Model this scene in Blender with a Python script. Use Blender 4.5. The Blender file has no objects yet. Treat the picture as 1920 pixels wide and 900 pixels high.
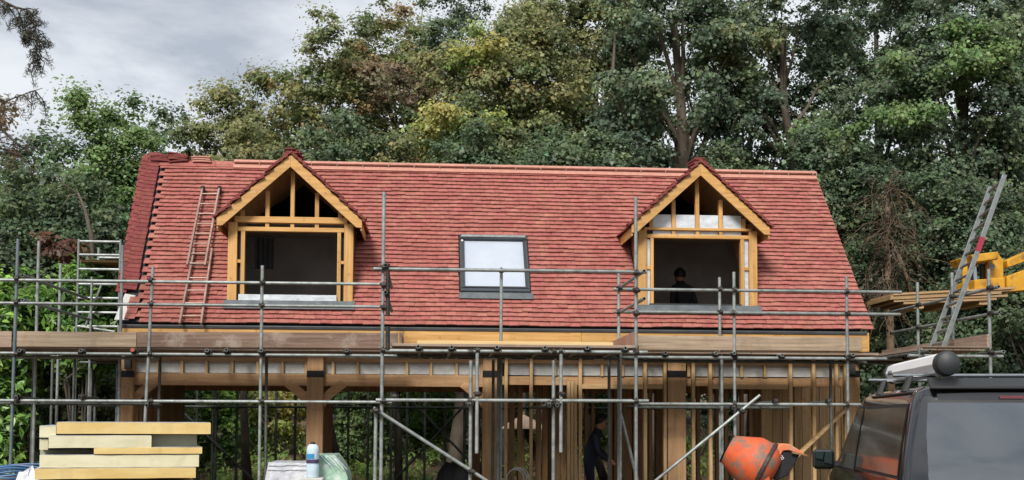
import bpy, bmesh, math, random
import numpy as np
from mathutils import Vector, Matrix, Euler
R_ = math.radians
SC = bpy.context.scene
COL = SC.collection
random.seed(7)

# ------------------------------------------------------------------ camera
F, PP = 2200.0, 663.0                       # focal length and principal row, in pixels of the 1920 x 900 photograph
EYE = Vector((0, 0, 1.65))
CAMROT = Matrix.Rotation(-R_(4.1), 3, 'Z') @ Matrix.Rotation(R_(93.3), 3, 'X') @ Matrix.Rotation(.0045, 3, 'Z')
cd = bpy.data.cameras.new('camera'); cam = bpy.data.objects.new('camera', cd); COL.objects.link(cam)
cam.matrix_world = Matrix.Translation(EYE) @ CAMROT.to_4x4()
cd.sensor_fit = 'HORIZONTAL'; cd.sensor_width = 36; cd.lens = 36 * F / 1920
cd.shift_y = (PP - 450) / 1920; cd.clip_start = .1; cd.clip_end = 3000
SC.camera = cam

# ------------------------------------------------------------------ sky, sun, exposure
SUN_EL, SUN_AZ = 42, 202                    # azimuth from +Y clockwise: high, behind the camera, a little to the left
W = bpy.data.worlds.new('World'); SC.world = W; W.use_nodes = True
nt = W.node_tree; nt.nodes.clear()
def wn(t, **k):
    n = nt.nodes.new(t)
    for a, b in k.items(): setattr(n, a, b)
    return n
wo = wn('ShaderNodeOutputWorld'); bg = wn('ShaderNodeBackground'); bg.inputs['Strength'].default_value = .1
sky = wn('ShaderNodeTexSky', sky_type='NISHITA'); sky.sun_disc = False
sky.sun_elevation = R_(SUN_EL); sky.sun_rotation = R_(SUN_AZ); sky.dust_density = 2
tc = wn('ShaderNodeTexCoord')
mp = wn('ShaderNodeMapping'); mp.inputs['Rotation'].default_value = (0, R_(14), R_(8)); mp.inputs['Location'].default_value = (1.36, .7, .17); mp.inputs['Scale'].default_value = (1.0, 1.0, 2.6)
n1 = wn('ShaderNodeTexNoise'); n1.inputs['Scale'].default_value = 2.1; n1.inputs['Detail'].default_value = 7; n1.inputs['Roughness'].default_value = .56; n1.inputs['Distortion'].default_value = .4
r1 = wn('ShaderNodeValToRGB'); e = r1.color_ramp.elements
e[0].position = .40; e[0].color = (2.6, 2.8, 3.12, 1); e[1].position = .575; e[1].color = (4.9, 5.05, 5.1, 1)
el = e.new(.48); el.color = (4.35, 4.5, 4.7, 1)
mix = wn('ShaderNodeMix', data_type='RGBA'); mix.inputs['Factor'].default_value = .88
L = nt.links.new
L(tc.outputs['Generated'], mp.inputs['Vector']); L(mp.outputs['Vector'], n1.inputs['Vector']); L(n1.outputs['Fac'], r1.inputs['Fac'])
L(sky.outputs['Color'], mix.inputs[6]); L(r1.outputs['Color'], mix.inputs[7]); L(mix.outputs[2], bg.inputs['Color']); L(bg.outputs['Background'], wo.inputs['Surface'])
sl = bpy.data.lights.new('sun', 'SUN'); sl.energy = 2.6; sl.angle = R_(18); sl.color = (1, .96, .9)
so = bpy.data.objects.new('sun', sl); COL.objects.link(so)
sv = Vector((math.sin(R_(SUN_AZ)) * math.cos(R_(SUN_EL)), math.cos(R_(SUN_AZ)) * math.cos(R_(SUN_EL)), math.sin(R_(SUN_EL))))
so.rotation_euler = (-sv).to_track_quat('-Z', 'Y').to_euler()
SC.view_settings.view_transform = 'Standard'; SC.view_settings.look = 'None'; SC.view_settings.exposure = 0.9; SC.view_settings.gamma = 1
SC.view_settings.use_curve_mapping = False

# ------------------------------------------------------------------ helpers
def ray(px, py): return CAMROT @ Vector(((px - 960) / F, -(py - PP) / F, -1))
def at(px, py, Y):                          # the point at depth Y in front of the house that the photograph shows at (px, py)
    d = ray(px, py); return EYE + d * (Y / d.y)
def on_plane(px, py, p0, n):
    d = ray(px, py); return EYE + d * ((p0 - EYE).dot(n) / d.dot(n))
def tag(o, label=None, cat=None, group=None, kind=None):
    if label: o['label'] = label
    if cat: o['category'] = cat
    if group: o['group'] = group
    if kind: o['kind'] = kind
    return o
def empty(name, loc=(0, 0, 0)):
    o = bpy.data.objects.new(name, None); COL.objects.link(o); o.location = loc; o.empty_display_size = .2; return o
def link(name, me, mat=None, parent=None, M=None):
    o = bpy.data.objects.new(name, me); COL.objects.link(o)
    if mat is not None and len(me.materials) == 0: me.materials.append(mat)
    if parent is not None:
        o.parent = parent                   # shapes are given in world space; undo the parent's place
        pm = parent_world(parent)
        o.matrix_local = pm.inverted() @ (M if M is not None else Matrix())
        WORLD[o.name] = M.copy() if M is not None else Matrix()
    else:
        if M is not None: o.matrix_world = M
        WORLD[o.name] = M.copy() if M is not None else Matrix()
    return o
WORLD = {}
def parent_world(o):
    if o.name in WORLD: return WORLD[o.name]
    return Matrix.LocRotScale(o.location, o.rotation_euler, o.scale)
def frame(d, up=Vector((0, 0, 1))):
    d = Vector(d).normalized(); up = Vector(up)
    if abs(d.dot(up)) > .98: up = Vector((0, 1, 0))
    x = d.cross(up).normalized(); return x, d, x.cross(d).normalized()

class MB:
    def __init__(s): s.v = []; s.f = []; s.mi = []; s.cur = 0
    def add(s, vs, fs):
        b = len(s.v); s.v += [tuple(v) for v in vs]; s.f += [tuple(i + b for i in f) for f in fs]; s.mi += [s.cur] * len(fs); return s
    BOXF = [(0, 3, 2, 1), (4, 5, 6, 7), (0, 1, 5, 4), (1, 2, 6, 5), (2, 3, 7, 6), (3, 0, 4, 7)]
    def hexa(s, p): return s.add(p, MB.BOXF)   # 4 bottom points ccw from above, 4 top points
    def box(s, c, sz, M=None):
        c = Vector(c); x, y, z = [k / 2 for k in sz]
        p = [Vector((a * x, b * y, d * z)) for d in (-1, 1) for a, b in ((-1, -1), (1, -1), (1, 1), (-1, 1))]
        if M is not None: p = [M @ q for q in p]
        return s.hexa([c + q for q in p])
    def mm(s, x0, x1, y0, y1, z0, z1):
        x0, x1 = min(x0, x1), max(x0, x1); y0, y1 = min(y0, y1), max(y0, y1); z0, z1 = min(z0, z1), max(z0, z1)
        return s.box(((x0 + x1) / 2, (y0 + y1) / 2, (z0 + z1) / 2), (x1 - x0, y1 - y0, z1 - z0))
    def bar(s, a, b, w, h, up=(0, 0, 1)):
        a, b = Vector(a), Vector(b); x, d, u = frame(b - a, up)
        q = lambda p, i, j: p + x * (i * w / 2) + u * (j * h / 2)
        return s.hexa([q(a, -1, -1), q(a, 1, -1), q(b, 1, -1), q(b, -1, -1), q(a, -1, 1), q(a, 1, 1), q(b, 1, 1), q(b, -1, 1)])
    def tube(s, a, b, r, n=12, r2=None, hollow=False, cap=True):
        a, b = Vector(a), Vector(b); r2 = r if r2 is None else r2; x, d, u = frame(b - a)
        A = [(math.cos(2 * math.pi * i / n), math.sin(2 * math.pi * i / n)) for i in range(n)]
        ring = lambda p, q: [p + x * (c * q) + u * (t * q) for c, t in A]
        vs = ring(a, r) + ring(b, r2); fs = [(i, (i + 1) % n, n + (i + 1) % n, n + i) for i in range(n)]
        if hollow:
            k = .78; dp = d * min(.25, (b - a).length * .3)
            vs += ring(a, r * k) + ring(b, r2 * k) + ring(a + dp, r * k) + ring(b - dp, r2 * k)
            for i in range(n):
                j = (i + 1) % n
                fs += [(i, 2 * n + i, 2 * n + j, j), (n + i, n + j, 3 * n + j, 3 * n + i), (2 * n + i, 4 * n + i, 4 * n + j, 2 * n + j), (3 * n + i, 3 * n + j, 5 * n + j, 5 * n + i)]
            fs += [tuple(4 * n + i for i in range(n)), tuple(5 * n + i for i in range(n))[::-1]]
        elif cap:
            fs += [tuple(range(n))[::-1], tuple(n + i for i in range(n))]
        return s.add(vs, fs)
    def path(s, pts, rad, n=8, cap=True):
        pts = [Vector(p) for p in pts]; k = len(pts)
        rad = rad if isinstance(rad, (list, tuple)) else [rad] * k
        vs = []; px = None
        for i, p in enumerate(pts):
            d = (pts[min(i + 1, k - 1)] - pts[max(i - 1, 0)]).normalized()
            if px is None: px = frame(d)[0]
            x = (px - d * px.dot(d)); x = x.normalized() if x.length > 1e-4 else frame(d)[0]; px = x; u = x.cross(d)
            vs += [p + (x * math.cos(2 * math.pi * j / n) + u * math.sin(2 * math.pi * j / n)) * rad[i] for j in range(n)]
        fs = [(i * n + j, i * n + (j + 1) % n, (i + 1) * n + (j + 1) % n, (i + 1) * n + j) for i in range(k - 1) for j in range(n)]
        if cap: fs += [tuple(range(n))[::-1], tuple((k - 1) * n + j for j in range(n))]
        return s.add(vs, fs)
    def prism(s, poly, off):
        poly = [Vector(p) for p in poly]; off = Vector(off); n = len(poly)
        return s.add(poly + [p + off for p in poly], [tuple(range(n))[::-1], tuple(n + i for i in range(n))] + [(i, (i + 1) % n, n + (i + 1) % n, n + i) for i in range(n)])
    def lathe(s, prof, M=None, n=24, a0=0, a1=2 * math.pi):  # profile (r, z) round local z
        M = M if M is not None else Matrix(); full = abs(a1 - a0 - 2 * math.pi) < 1e-6; m = n if full else n + 1
        vs = [M @ Vector((r * math.cos(a0 + (a1 - a0) * j / n), r * math.sin(a0 + (a1 - a0) * j / n), z)) for r, z in prof for j in range(m)]
        fs = [(i * m + j, i * m + (j + 1) % m, (i + 1) * m + (j + 1) % m, (i + 1) * m + j) for i in range(len(prof) - 1) for j in range(n)]
        return s.add(vs, fs)
    def mesh(s, name, smooth=False, bevel=0, fix=True):
        me = bpy.data.meshes.new(name); me.from_pydata(s.v, [], s.f)
        if any(s.mi): me.polygons.foreach_set('material_index', s.mi)
        if fix or bevel:
            bm = bmesh.new(); bm.from_mesh(me)
            if fix: bmesh.ops.recalc_face_normals(bm, faces=bm.faces)
            if bevel: bmesh.ops.bevel(bm, geom=[e for e in bm.edges if len(e.link_faces) == 2 and e.calc_face_angle(0) > .6], offset=bevel, segments=1, affect='EDGES')
            bm.to_mesh(me); bm.free()
        if smooth: me.polygons.foreach_set('use_smooth', [True] * len(me.polygons)); me.update()
        if smooth and smooth != 'all':
            me.set_sharp_from_angle(angle=R_(40))
        return me
    def build(s, name, mat, parent=None, smooth=False, bevel=0):
        me = s.mesh(name, smooth, bevel)
        for m in (mat if isinstance(mat, (list, tuple)) else [mat]): me.materials.append(m)
        return link(name, me, None, parent)

# ------------------------------------------------------------------ materials
def lin(h):
    h = h.lstrip('#'); c = [int(h[i:i + 2], 16) / 255 for i in (0, 2, 4)]
    return tuple((x / 12.92 if x <= .04045 else ((x + .055) / 1.055) ** 2.4) * .76 for x in c) + (1,)
def mk(name, c1, c2=None, scale=(6, 6, 6), rough=.7, metal=0, bump=0, bscale=None, c3=None, c3amt=.6, c3scale=3, c3lo=.55, vary=.0, spec=.5, coords='Object', detail=5, coat=0, lo=.35, hi=.65, tvary=False):
    m = bpy.data.materials.new(name); m.use_nodes = True; t = m.node_tree; B = t.nodes['Principled BSDF']; ln = t.links.new
    new = t.nodes.new
    B.inputs['Roughness'].default_value = rough; B.inputs['Metallic'].default_value = metal; B.inputs['Specular IOR Level'].default_value = spec
    B.inputs['Coat Weight'].default_value = coat; B.inputs['Coat Roughness'].default_value = .05
    tcn = new('ShaderNodeTexCoord'); mpn = new('ShaderNodeMapping'); mpn.inputs['Scale'].default_value = scale
    ln(tcn.outputs[coords], mpn.inputs['Vector'])
    oi = new('ShaderNodeObjectInfo'); cmb = new('ShaderNodeCombineXYZ'); mu = new('ShaderNodeMath'); mu.operation = 'MULTIPLY'; mu.inputs[1].default_value = 37
    ln(oi.outputs['Random'], mu.inputs[0]); ln(mu.outputs[0], cmb.inputs[0]); ln(mu.outputs[0], cmb.inputs[1]); ln(cmb.outputs[0], mpn.inputs['Location'])
    nz = new('ShaderNodeTexNoise'); nz.inputs['Scale'].default_value = 1; nz.inputs['Detail'].default_value = detail; nz.inputs['Roughness'].default_value = .6
    ln(mpn.outputs[0], nz.inputs['Vector'])
    mr = new('ShaderNodeMapRange'); mr.inputs['From Min'].default_value = lo; mr.inputs['From Max'].default_value = hi; ln(nz.outputs['Fac'], mr.inputs['Value'])
    mx = new('ShaderNodeMix'); mx.data_type = 'RGBA'; mx.inputs[6].default_value = lin(c1); mx.inputs[7].default_value = lin(c2 or c1); ln(mr.outputs[0], mx.inputs['Factor'])
    out = mx.outputs[2]
    if c3:
        n3 = new('ShaderNodeTexNoise'); n3.inputs['Scale'].default_value = c3scale; n3.inputs['Detail'].default_value = 6; n3.inputs['Roughness'].default_value = .7
        ad = new('ShaderNodeVectorMath'); ad.operation = 'ADD'; ln(tcn.outputs[coords], ad.inputs[0]); ln(cmb.outputs[0], ad.inputs[1]); ln(ad.outputs[0], n3.inputs['Vector'])
        m3 = new('ShaderNodeMapRange'); m3.inputs['From Min'].default_value = c3lo; m3.inputs['From Max'].default_value = c3lo + .13; m3.inputs['To Max'].default_value = c3amt; ln(n3.outputs['Fac'], m3.inputs['Value'])
        x3 = new('ShaderNodeMix'); x3.data_type = 'RGBA'; ln(m3.outputs[0], x3.inputs['Factor']); ln(out, x3.inputs[6]); x3.inputs[7].default_value = lin(c3); out = x3.outputs[2]
    if vary:
        rnd = oi.outputs['Random']
        if tvary:                                   # also vary from piece to piece inside one mesh
            g = new('ShaderNodeNewGeometry'); a = new('ShaderNodeMath'); a.operation = 'ADD'; ln(rnd, a.inputs[0]); ln(g.outputs['Random Per Island'], a.inputs[1])
            fr = new('ShaderNodeMath'); fr.operation = 'FRACT'; ln(a.outputs[0], fr.inputs[0]); rnd = fr.outputs[0]
        v = new('ShaderNodeMapRange'); v.inputs['To Min'].default_value = 1 - vary; v.inputs['To Max'].default_value = 1 + vary; ln(rnd, v.inputs['Value'])
        hs = new('ShaderNodeHueSaturation'); ln(v.outputs[0], hs.inputs['Value']); ln(out, hs.inputs['Color'])
        if tvary:
            h2 = new('ShaderNodeMapRange'); h2.inputs['To Min'].default_value = .495; h2.inputs['To Max'].default_value = .506
            fm = new('ShaderNodeMath'); fm.operation = 'FRACT'; m7 = new('ShaderNodeMath'); m7.operation = 'MULTIPLY'; m7.inputs[1].default_value = 7.3; ln(rnd, m7.inputs[0]); ln(m7.outputs[0], fm.inputs[0]); ln(fm.outputs[0], h2.inputs['Value']); ln(h2.outputs[0], hs.inputs['Hue'])
        out = hs.outputs['Color']
    ln(out, B.inputs['Base Color'])
    if bump:
        nb = nz
        if bscale:
            nb = new('ShaderNodeTexNoise'); nb.inputs['Scale'].default_value = bscale; nb.inputs['Detail'].default_value = 4; ln(tcn.outputs[coords], nb.inputs['Vector'])
        bp = new('ShaderNodeBump'); bp.inputs['Strength'].default_value = 1; bp.inputs['Distance'].default_value = bump; ln(nb.outputs['Fac'], bp.inputs['Height']); ln(bp.outputs[0], B.inputs['Normal'])
    return m
M = {}
M['tile'] = mk('clay_tile', '#ae6b62', '#9a5850', (9, 9, 9), .8, bump=.004, c3='#b88070', c3amt=.45, c3scale=2.6, c3lo=.48, vary=.1, tvary=True, spec=.3)
M['tile_dark'] = mk('clay_tile_loose', '#8a4642', '#723634', (14, 14, 14), .8, bump=.004, c3='#5f3534', c3amt=.5, c3scale=5, vary=.14, tvary=True, spec=.3)
M['ridge'] = mk('clay_ridge', '#c89484', '#bb8474', (10, 10, 10), .8, bump=.004, vary=.1, spec=.3)
M['mortar'] = mk('mortar', '#c9a99a', '#a98a7c', (20, 20, 20), .95, bump=.006)
for ax, sc in (('x', (1.2, 22, 22)), ('z', (22, 22, 1.2)), ('y', (22, 1.2, 22))):
    M['honey_' + ax] = mk('honey_timber_' + ax, '#d9aa66', '#bd8c4a', sc, .6, bump=.002, c3='#8a5826', c3amt=.6, c3scale=11, c3lo=.57, vary=.12)
    M['oak_' + ax] = mk('oak_' + ax, '#c29a6e', '#a27c54', sc, .65, bump=.003, c3='#7a5030', c3amt=.4, c3scale=7, vary=.12)
    M['soft_' + ax] = mk('softwood_' + ax, '#cfae7e', '#ae8c60', sc, .7, bump=.002, c3='#6e4c2a', c3amt=.4, c3scale=8, vary=.18)
    M['board_' + ax] = mk('scaffold_board_' + ax, '#a59080', '#84705f', sc, .85, bump=.003, c3='#c4b8aa', c3amt=.45, c3scale=6, vary=.2)
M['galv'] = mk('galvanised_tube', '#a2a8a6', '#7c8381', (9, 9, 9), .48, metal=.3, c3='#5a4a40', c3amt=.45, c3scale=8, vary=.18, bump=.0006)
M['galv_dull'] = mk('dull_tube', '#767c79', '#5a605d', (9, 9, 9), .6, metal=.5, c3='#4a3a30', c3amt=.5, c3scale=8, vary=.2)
M['galv_blue'] = mk('blue_painted_tube', '#5c7480', '#7c8488', (7, 7, 7), .5, metal=.4, c3='#8c8880', c3amt=.5, c3scale=6)
M['coupler'] = mk('coupler_steel', '#4c4844', '#33302e', (20, 20, 20), .6, metal=.6, c3='#5a3a28', c3amt=.5, c3scale=12, vary=.25)
M['alu'] = mk('aluminium', '#a6acab', '#8b9191', (12, 12, 12), .42, metal=.6, vary=.1)
M['rustlad'] = mk('weathered_ladder', '#b09a8c', '#94786a', (8, 8, 8), .5, metal=.4, c3='#6a4a40', c3amt=.5, c3scale=7, vary=.1)
M['lead'] = mk('lead_flashing', '#6d7478', '#565c60', (6, 6, 6), .55, metal=.3, bump=.003)
M['char'] = mk('charcoal_membrane', '#3a3b3d', '#2c2d2f', (4, 4, 4), .85, bump=.004)
M['room'] = mk('room_board', '#b8b8ba', '#a4a4a6', (2, 2, 2), .9)
M['gutter'] = mk('gutter_grey', '#4e5054', '#404246', (4, 4, 4), .45)
M['foil'] = mk('foil_insulation', '#dde3ea', '#c2cad2', (5, 5, 9), .4, metal=.08, bump=.012, c3='#8a9096', c3amt=.4, c3scale=6, vary=.08)
M['foil_dim'] = mk('foil_ceiling_panel', '#d2d4d2', '#b4b6b4', (4, 4, 6), .5, metal=.05, bump=.01, vary=.1)
M['steel_black'] = mk('black_steel', '#15161a', '#222328', (8, 8, 8), .5, metal=.5)
M['white'] = mk('white_board', '#dcdcd8', '#c4c4c0', (5, 5, 5), .6)
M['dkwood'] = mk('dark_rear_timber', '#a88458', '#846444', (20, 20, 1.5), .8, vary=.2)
M['ply'] = mk('plywood_sheet', '#b89870', '#a08258', (3, 3, 8), .75, vary=.15)
M['skyframe'] = mk('skylight_grey', '#4a5258', '#3c434a', (4, 4, 4), .4, metal=.3)
M['glazing'] = mk('skylight_glazing', '#c2cad6', '#b2bccb', (1, 1, 1), .2, coat=.7)  # pale blue grey colour of the roof window pane, under a gloss coat
M['yellow'] = mk('machine_yellow', '#dca428', '#c48c1c', (5, 5, 5), .5, c3='#5e4c2a', c3amt=.7, c3scale=4, c3lo=.52)
M['black'] = mk('black_plastic', '#17181a', '#222427', (10, 10, 10), .55)
M['rubber'] = mk('tyre_rubber', '#1a1a1a', '#262524', (10, 10, 10), .85)
M['paint'] = mk('van_grey_paint', '#3a3c40', '#323438', (2, 2, 2), .13, metal=.6, coat=1)
M['glass_dark'] = mk('tinted_glass', '#5e666e', '#525a62', (1, 1, 1), .03, metal=.32, spec=.8, coat=.8)
M['chrome'] = mk('polished_bar', '#c8cccf', '#b4b8bc', (6, 6, 6), .15, metal=1)
M['case'] = mk('pale_case', '#ffffff', '#f2f6f8', (3, 3, 3), .4, metal=.0)
M['dkgrey'] = mk('dark_grey_cap', '#2e3336', '#26292c', (6, 6, 6), .55)
M['red_lens'] = mk('red_lens', '#6a1420', '#5a0f1a', (3, 3, 3), .15, coat=1)
M['orange'] = mk('mixer_orange', '#dc6232', '#c64e22', (5, 5, 5), .6, c3='#766c5e', c3amt=.95, c3scale=4.6, c3lo=.46)
M['orange_pale'] = mk('mixer_hood_orange', '#e8885c', '#dc7648', (5, 5, 5), .6, c3='#b89a86', c3lo=.48, c3amt=.7, c3scale=6)
M['pir_y'] = mk('insulation_yellow_edge', '#e6cd8e', '#dcbc76', (3, 3, 12), .85, bump=.003, vary=.06, c3='#cda85c', c3amt=.4, c3scale=7)
M['pir_c'] = mk('insulation_cream_edge', '#e2ddbe', '#d2ccaa', (3, 3, 10), .85, bump=.003, vary=.08, c3='#b0ab8a', c3amt=.4, c3scale=6)
M['pir_shade'] = mk('insulation_shaded_edge', '#a9aa94', '#9a9c88', (3, 3, 10), .85, bump=.003, vary=.05)  # cream edge greyed: shade on the set back boards put into the colour
M['wrap_w'] = mk('white_stretch_wrap', '#e4e6ec', '#c6cbd6', (9, 9, 3), .3, bump=.02, bscale=14, coat=.4)
M['wrap_g'] = mk('green_stretch_wrap', '#b9d6c4', '#9cc4ac', (7, 7, 3), .3, bump=.02, bscale=12, c3='#e8f2f0', c3amt=.8, c3scale=5, coat=.4)
M['navy'] = mk('navy_cloth', '#1d2436', '#161b2a', (12, 12, 12), .9, bump=.003)
M['dkcloth'] = mk('dark_cloth', '#22242a', '#1a1c21', (12, 12, 12), .9, bump=.003)
M['skin'] = mk('skin', '#b98468', '#a9745a', (20, 20, 20), .6)
M['hair'] = mk('dark_hair', '#1c1613', '#120e0c', (60, 60, 60), .6, bump=.004)
M['canvas'] = mk('parasol_canvas', '#e8cdb8', '#dcbfa8', (5, 5, 5), .85)
M['bark'] = mk('bark', '#5a5046', '#3c352e', (9, 9, 2.5), .95, bump=.03, c3='#6e6a58', c3amt=.4, c3scale=3)
M['bark_pale'] = mk('pale_bark', '#73675a', '#544a40', (9, 9, 2.5), .95, bump=.02, c3='#4a443a', c3amt=.5, c3scale=3)
M['twig'] = mk('dry_twig', '#8c7660', '#6e5a48', (9, 9, 9), .95)
M['pipe_blue'] = mk('blue_pipe', '#3c6c9a', '#325c86', (5, 5, 5), .5)
M['hose'] = mk('white_hose', '#c8cac8', '#b4b6b4', (5, 5, 5), .5)
M['ground'] = mk('bare_earth', '#75604a', '#584836', (1.2, 1.2, 1.2), .95, bump=.05, bscale=4, c3='#4f5c2c', c3amt=.85, c3scale=.5)
M['bottle'] = mk('clear_bottle_plastic', '#cfe2ee', '#b8d2e2', (5, 5, 5), .12, coat=.6)
M['blue_lbl'] = mk('bottle_blue_label', '#3f9ccc', '#2c86ba', (9, 9, 9), .4)
M['purple'] = mk('bottle_purple_band', '#4c3c64', '#3e3054', (9, 9, 9), .4)
M['pink'] = mk('pink_board', '#b88a74', '#a87a64', (3, 3, 3), .85)
def leafmat(name, rough=.55, trans=.3):
    m = bpy.data.materials.new(name); m.use_nodes = True; t = m.node_tree; B = t.nodes['Principled BSDF']; ln = t.links.new
    a = t.nodes.new('ShaderNodeAttribute'); a.attribute_name = 'tint'
    B.inputs['Roughness'].default_value = rough; B.inputs['Specular IOR Level'].default_value = .5
    tr = t.nodes.new('ShaderNodeBsdfTranslucent'); ms = t.nodes.new('ShaderNodeMixShader'); ms.inputs[0].default_value = trans
    ln(a.outputs['Color'], B.inputs['Base Color']); ln(a.outputs['Color'], tr.inputs['Color']); ln(B.outputs[0], ms.inputs[1]); ln(tr.outputs[0], ms.inputs[2])
    ln(ms.outputs[0], t.nodes['Material Output'].inputs['Surface']); return m
M['leaf'] = leafmat('leaves', .5, .48); M['needle'] = leafmat('needles', .6, .15); M['gloss_leaf'] = leafmat('glossy_leaves', .38, .3)

# ------------------------------------------------------------------ ground
def terr(x, y):
    t = max(0., min(1., (y - 24.5) / 8)); z = .9 * t * t * (3 - 2 * t)
    if y > 32: z += (y - 32) * .075 if y < 130 else 98 * .075
    return z
def make_ground():
    xs = [-900, -400, -200, -100, -60] + list(range(-40, 41, 2)) + [60, 100, 200, 400, 900]
    ys = [-900, -400, -150, -60, -20, 0] + list(range(4, 61, 2)) + [80, 130, 250, 500, 1200]
    rnd = random.Random(2); v = []
    for y in ys:
        for x in xs: v.append((x, y, terr(x, y) + (rnd.uniform(-.04, .04) if y > 25 else 0)))
    n = len(xs); f = [(j * n + i, j * n + i + 1, (j + 1) * n + i + 1, (j + 1) * n + i) for j in range(len(ys) - 1) for i in range(n - 1)]
    me = bpy.data.meshes.new('ground'); me.from_pydata(v, [], f); me.polygons.foreach_set('use_smooth', [True] * len(f))
    tag(link('ground', me, M['ground']), 'bare brown earth rising into a wooded bank behind the house', 'ground', kind='structure')
make_ground()
M['glass_side'] = mk('side_glass', '#564e46', '#443e38', (2, 5, 2), .1, spec=.22)
M['mirrorglass'] = mk('mirror_glass', '#5a6a6c', '#4c5c5e', (2, 2, 2), .03, metal=1)
M['gloss_black'] = mk('gloss_black', '#1c1d20', '#18191c', (2, 2, 2), .4)

# ------------------------------------------------------------------ house
EY, EZ, RY, RZ = 18.8, 3.18, 21.17, 6.25    # eaves and ridge lines of the front roof slope
PIT = math.atan2(RZ - EZ, RY - EY); SL = math.hypot(RZ - EZ, RY - EY)
RS = Vector((0, math.cos(PIT), math.sin(PIT))); RN = Vector((0, -math.sin(PIT), math.cos(PIT)))
XL, XR = -4.93, 7.30
def rp(u, s, h=0): return Vector((u, EY, EZ)) + RS * s + RN * h
def roof_uv(px, py):
    p = on_plane(px, py, Vector((0, EY, EZ)), RN); return p.x, (p - Vector((0, EY, EZ))).dot(RS)
def xl(s): return XL - .16 * s / SL
def xr(s): return XR - .15 * s / SL
WY = 19.1                                   # front wall line
house = empty('house', ((XL + XR) / 2, WY, 0))
tag(house, 'unfinished oak framed house with red tiled roof and two timber dormers', 'house')
rnd = random.Random(11)

# dormers: measured columns of the two fronts (pixels in the photograph at the plane Y = DY)
DY, BY = 19.06, 18.84
DORM = []
for spec in (dict(px=(427, 444, 451, 458.5, 632, 639, 645, 662), ax=548.5, apy=289.5, lend=411, py_chord=(406.6, 418), py_head=(426, 434), py_sill=(553, 565), py_bot=583, studs=(501, 548, 594), foil=False),
             dict(px=(1197, 1213, 1220, 1226, 1389, 1396, 1405, 1420), ax=1310, apy=306, lend=431, py_chord=(427.5, 432), py_head=(440, 447), py_sill=(570, 575), py_bot=591, studs=(1263.5, 1308, 1352), foil=True)):
    d = dict(spec); mid = (spec['px'][0] + spec['px'][-1]) / 2
    d['X'] = [at(p, 480, DY).x for p in spec['px']]; d['xc'] = (d['X'][0] + d['X'][-1]) / 2; d['hw'] = (d['X'][-1] - d['X'][0]) / 2
    d['za'] = at(spec['ax'], spec['apy'], BY).z; d['m'] = .91
    d['zch'] = [at(mid, p, DY).z for p in spec['py_chord']]; d['zhd'] = [at(mid, p, DY).z for p in spec['py_head']]
    d['zs'] = [at(mid, p, DY).z for p in spec['py_sill']]; d['ov'] = 1.15
    d['zb'] = EZ + (DY - EY) * math.tan(PIT)
    DORM.append(d)
su0, ss1 = roof_uv(858, 447); su1, _ = roof_uv(986, 447); _, ss0 = roof_uv(930, 561); su0 = roof_uv(862, 505)[0]; su1 = roof_uv(991, 505)[0]
def sv_valley(d, x): return (d['za'] - abs(x - d['xc']) * d['m'] - .03 - EZ) / math.sin(PIT)

# roof deck (front slope with openings, back slope)
mb = MB()
def deck(poly): mb.prism([rp(u, s, -.02) for u, s in poly], RN * -.09)
cuts = [XL + .05]
D0, D1 = DORM
for a, b in ((XL + .04, D0['X'][0]), (D0['X'][-1], D1['X'][0]), (D1['X'][-1], XR - .18)): deck([(a, .03), (b, .03), (b, SL), (a, SL)])
for d in DORM:
    a, b, c = d['X'][0], d['X'][-1], d['xc']; s0 = (d['zb'] - EZ) / math.sin(PIT)
    deck([(a, .03), (b, .03), (b, s0), (a, s0)])
    deck([(a, sv_valley(d, a)), (c, sv_valley(d, c)), (c, SL), (a, SL)]); deck([(c, sv_valley(d, c)), (b, sv_valley(d, b)), (b, SL), (c, SL)])
BN = Vector((0, math.sin(PIT), math.cos(PIT))); BYE = 2 * RY - EY
mb.prism([(XL, RY, RZ - .03), (XR - .2, RY, RZ - .03), (XR - .2, BYE, EZ), (XL, BYE, EZ)], BN * -.1)
roof = mb.build('roof', M['char'], house)
roof['label'] = 'steep red clay tiled roof slope facing the camera'

# tiles
GA, TW, TL, TT = .1, .1667, .165, .013
NC = 39
def tile_mesh(i, w=TW - .003, l=TL):
    m = MB(); r = random.Random(100 + i); n = 3; top, bot = [], []
    for j in range(n + 1):
        u = -w / 2 + w * j / n; cam_ = .0025 * math.cos(math.pi * (j / n - .5))
        e = r.uniform(-.0015, .0015)
        top += [(u, e, TT + cam_ + .0), (u, l, TT)]; bot += [(u, e, cam_), (u, l, 0)]
    v = top + bot; k = len(top); f = []
    for j in range(n):
        a = 2 * j; f += [(a, a + 2, a + 3, a + 1), (k + a, k + a + 1, k + a + 3, k + a + 2), (a, k + a, k + a + 2, a + 2)]
    f += [(0, 1, k + 1, k), (2 * n, k + 2 * n, k + 2 * n + 1, 2 * n + 1)]
    return v, f
TV = [tile_mesh(i) for i in range(6)]
DTM = []
TM = []
for v, f in TV:
    me = bpy.data.meshes.new('tile'); me.from_pydata(v, [], f); me.materials.append(M['tile']); TM.append(me)
    m2 = me.copy(); m2.materials.clear(); m2.materials.append(M['tile_dark']); DTM.append(m2)
BASE = Matrix((Vector((1, 0, 0)), RS, RN)).transposed()
def wob(u, s): return .004 * math.sin(u * 1.9 + s * 2.3) + .003 * math.sin(u * 4.7 - s * 5.1 + 1)
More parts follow.
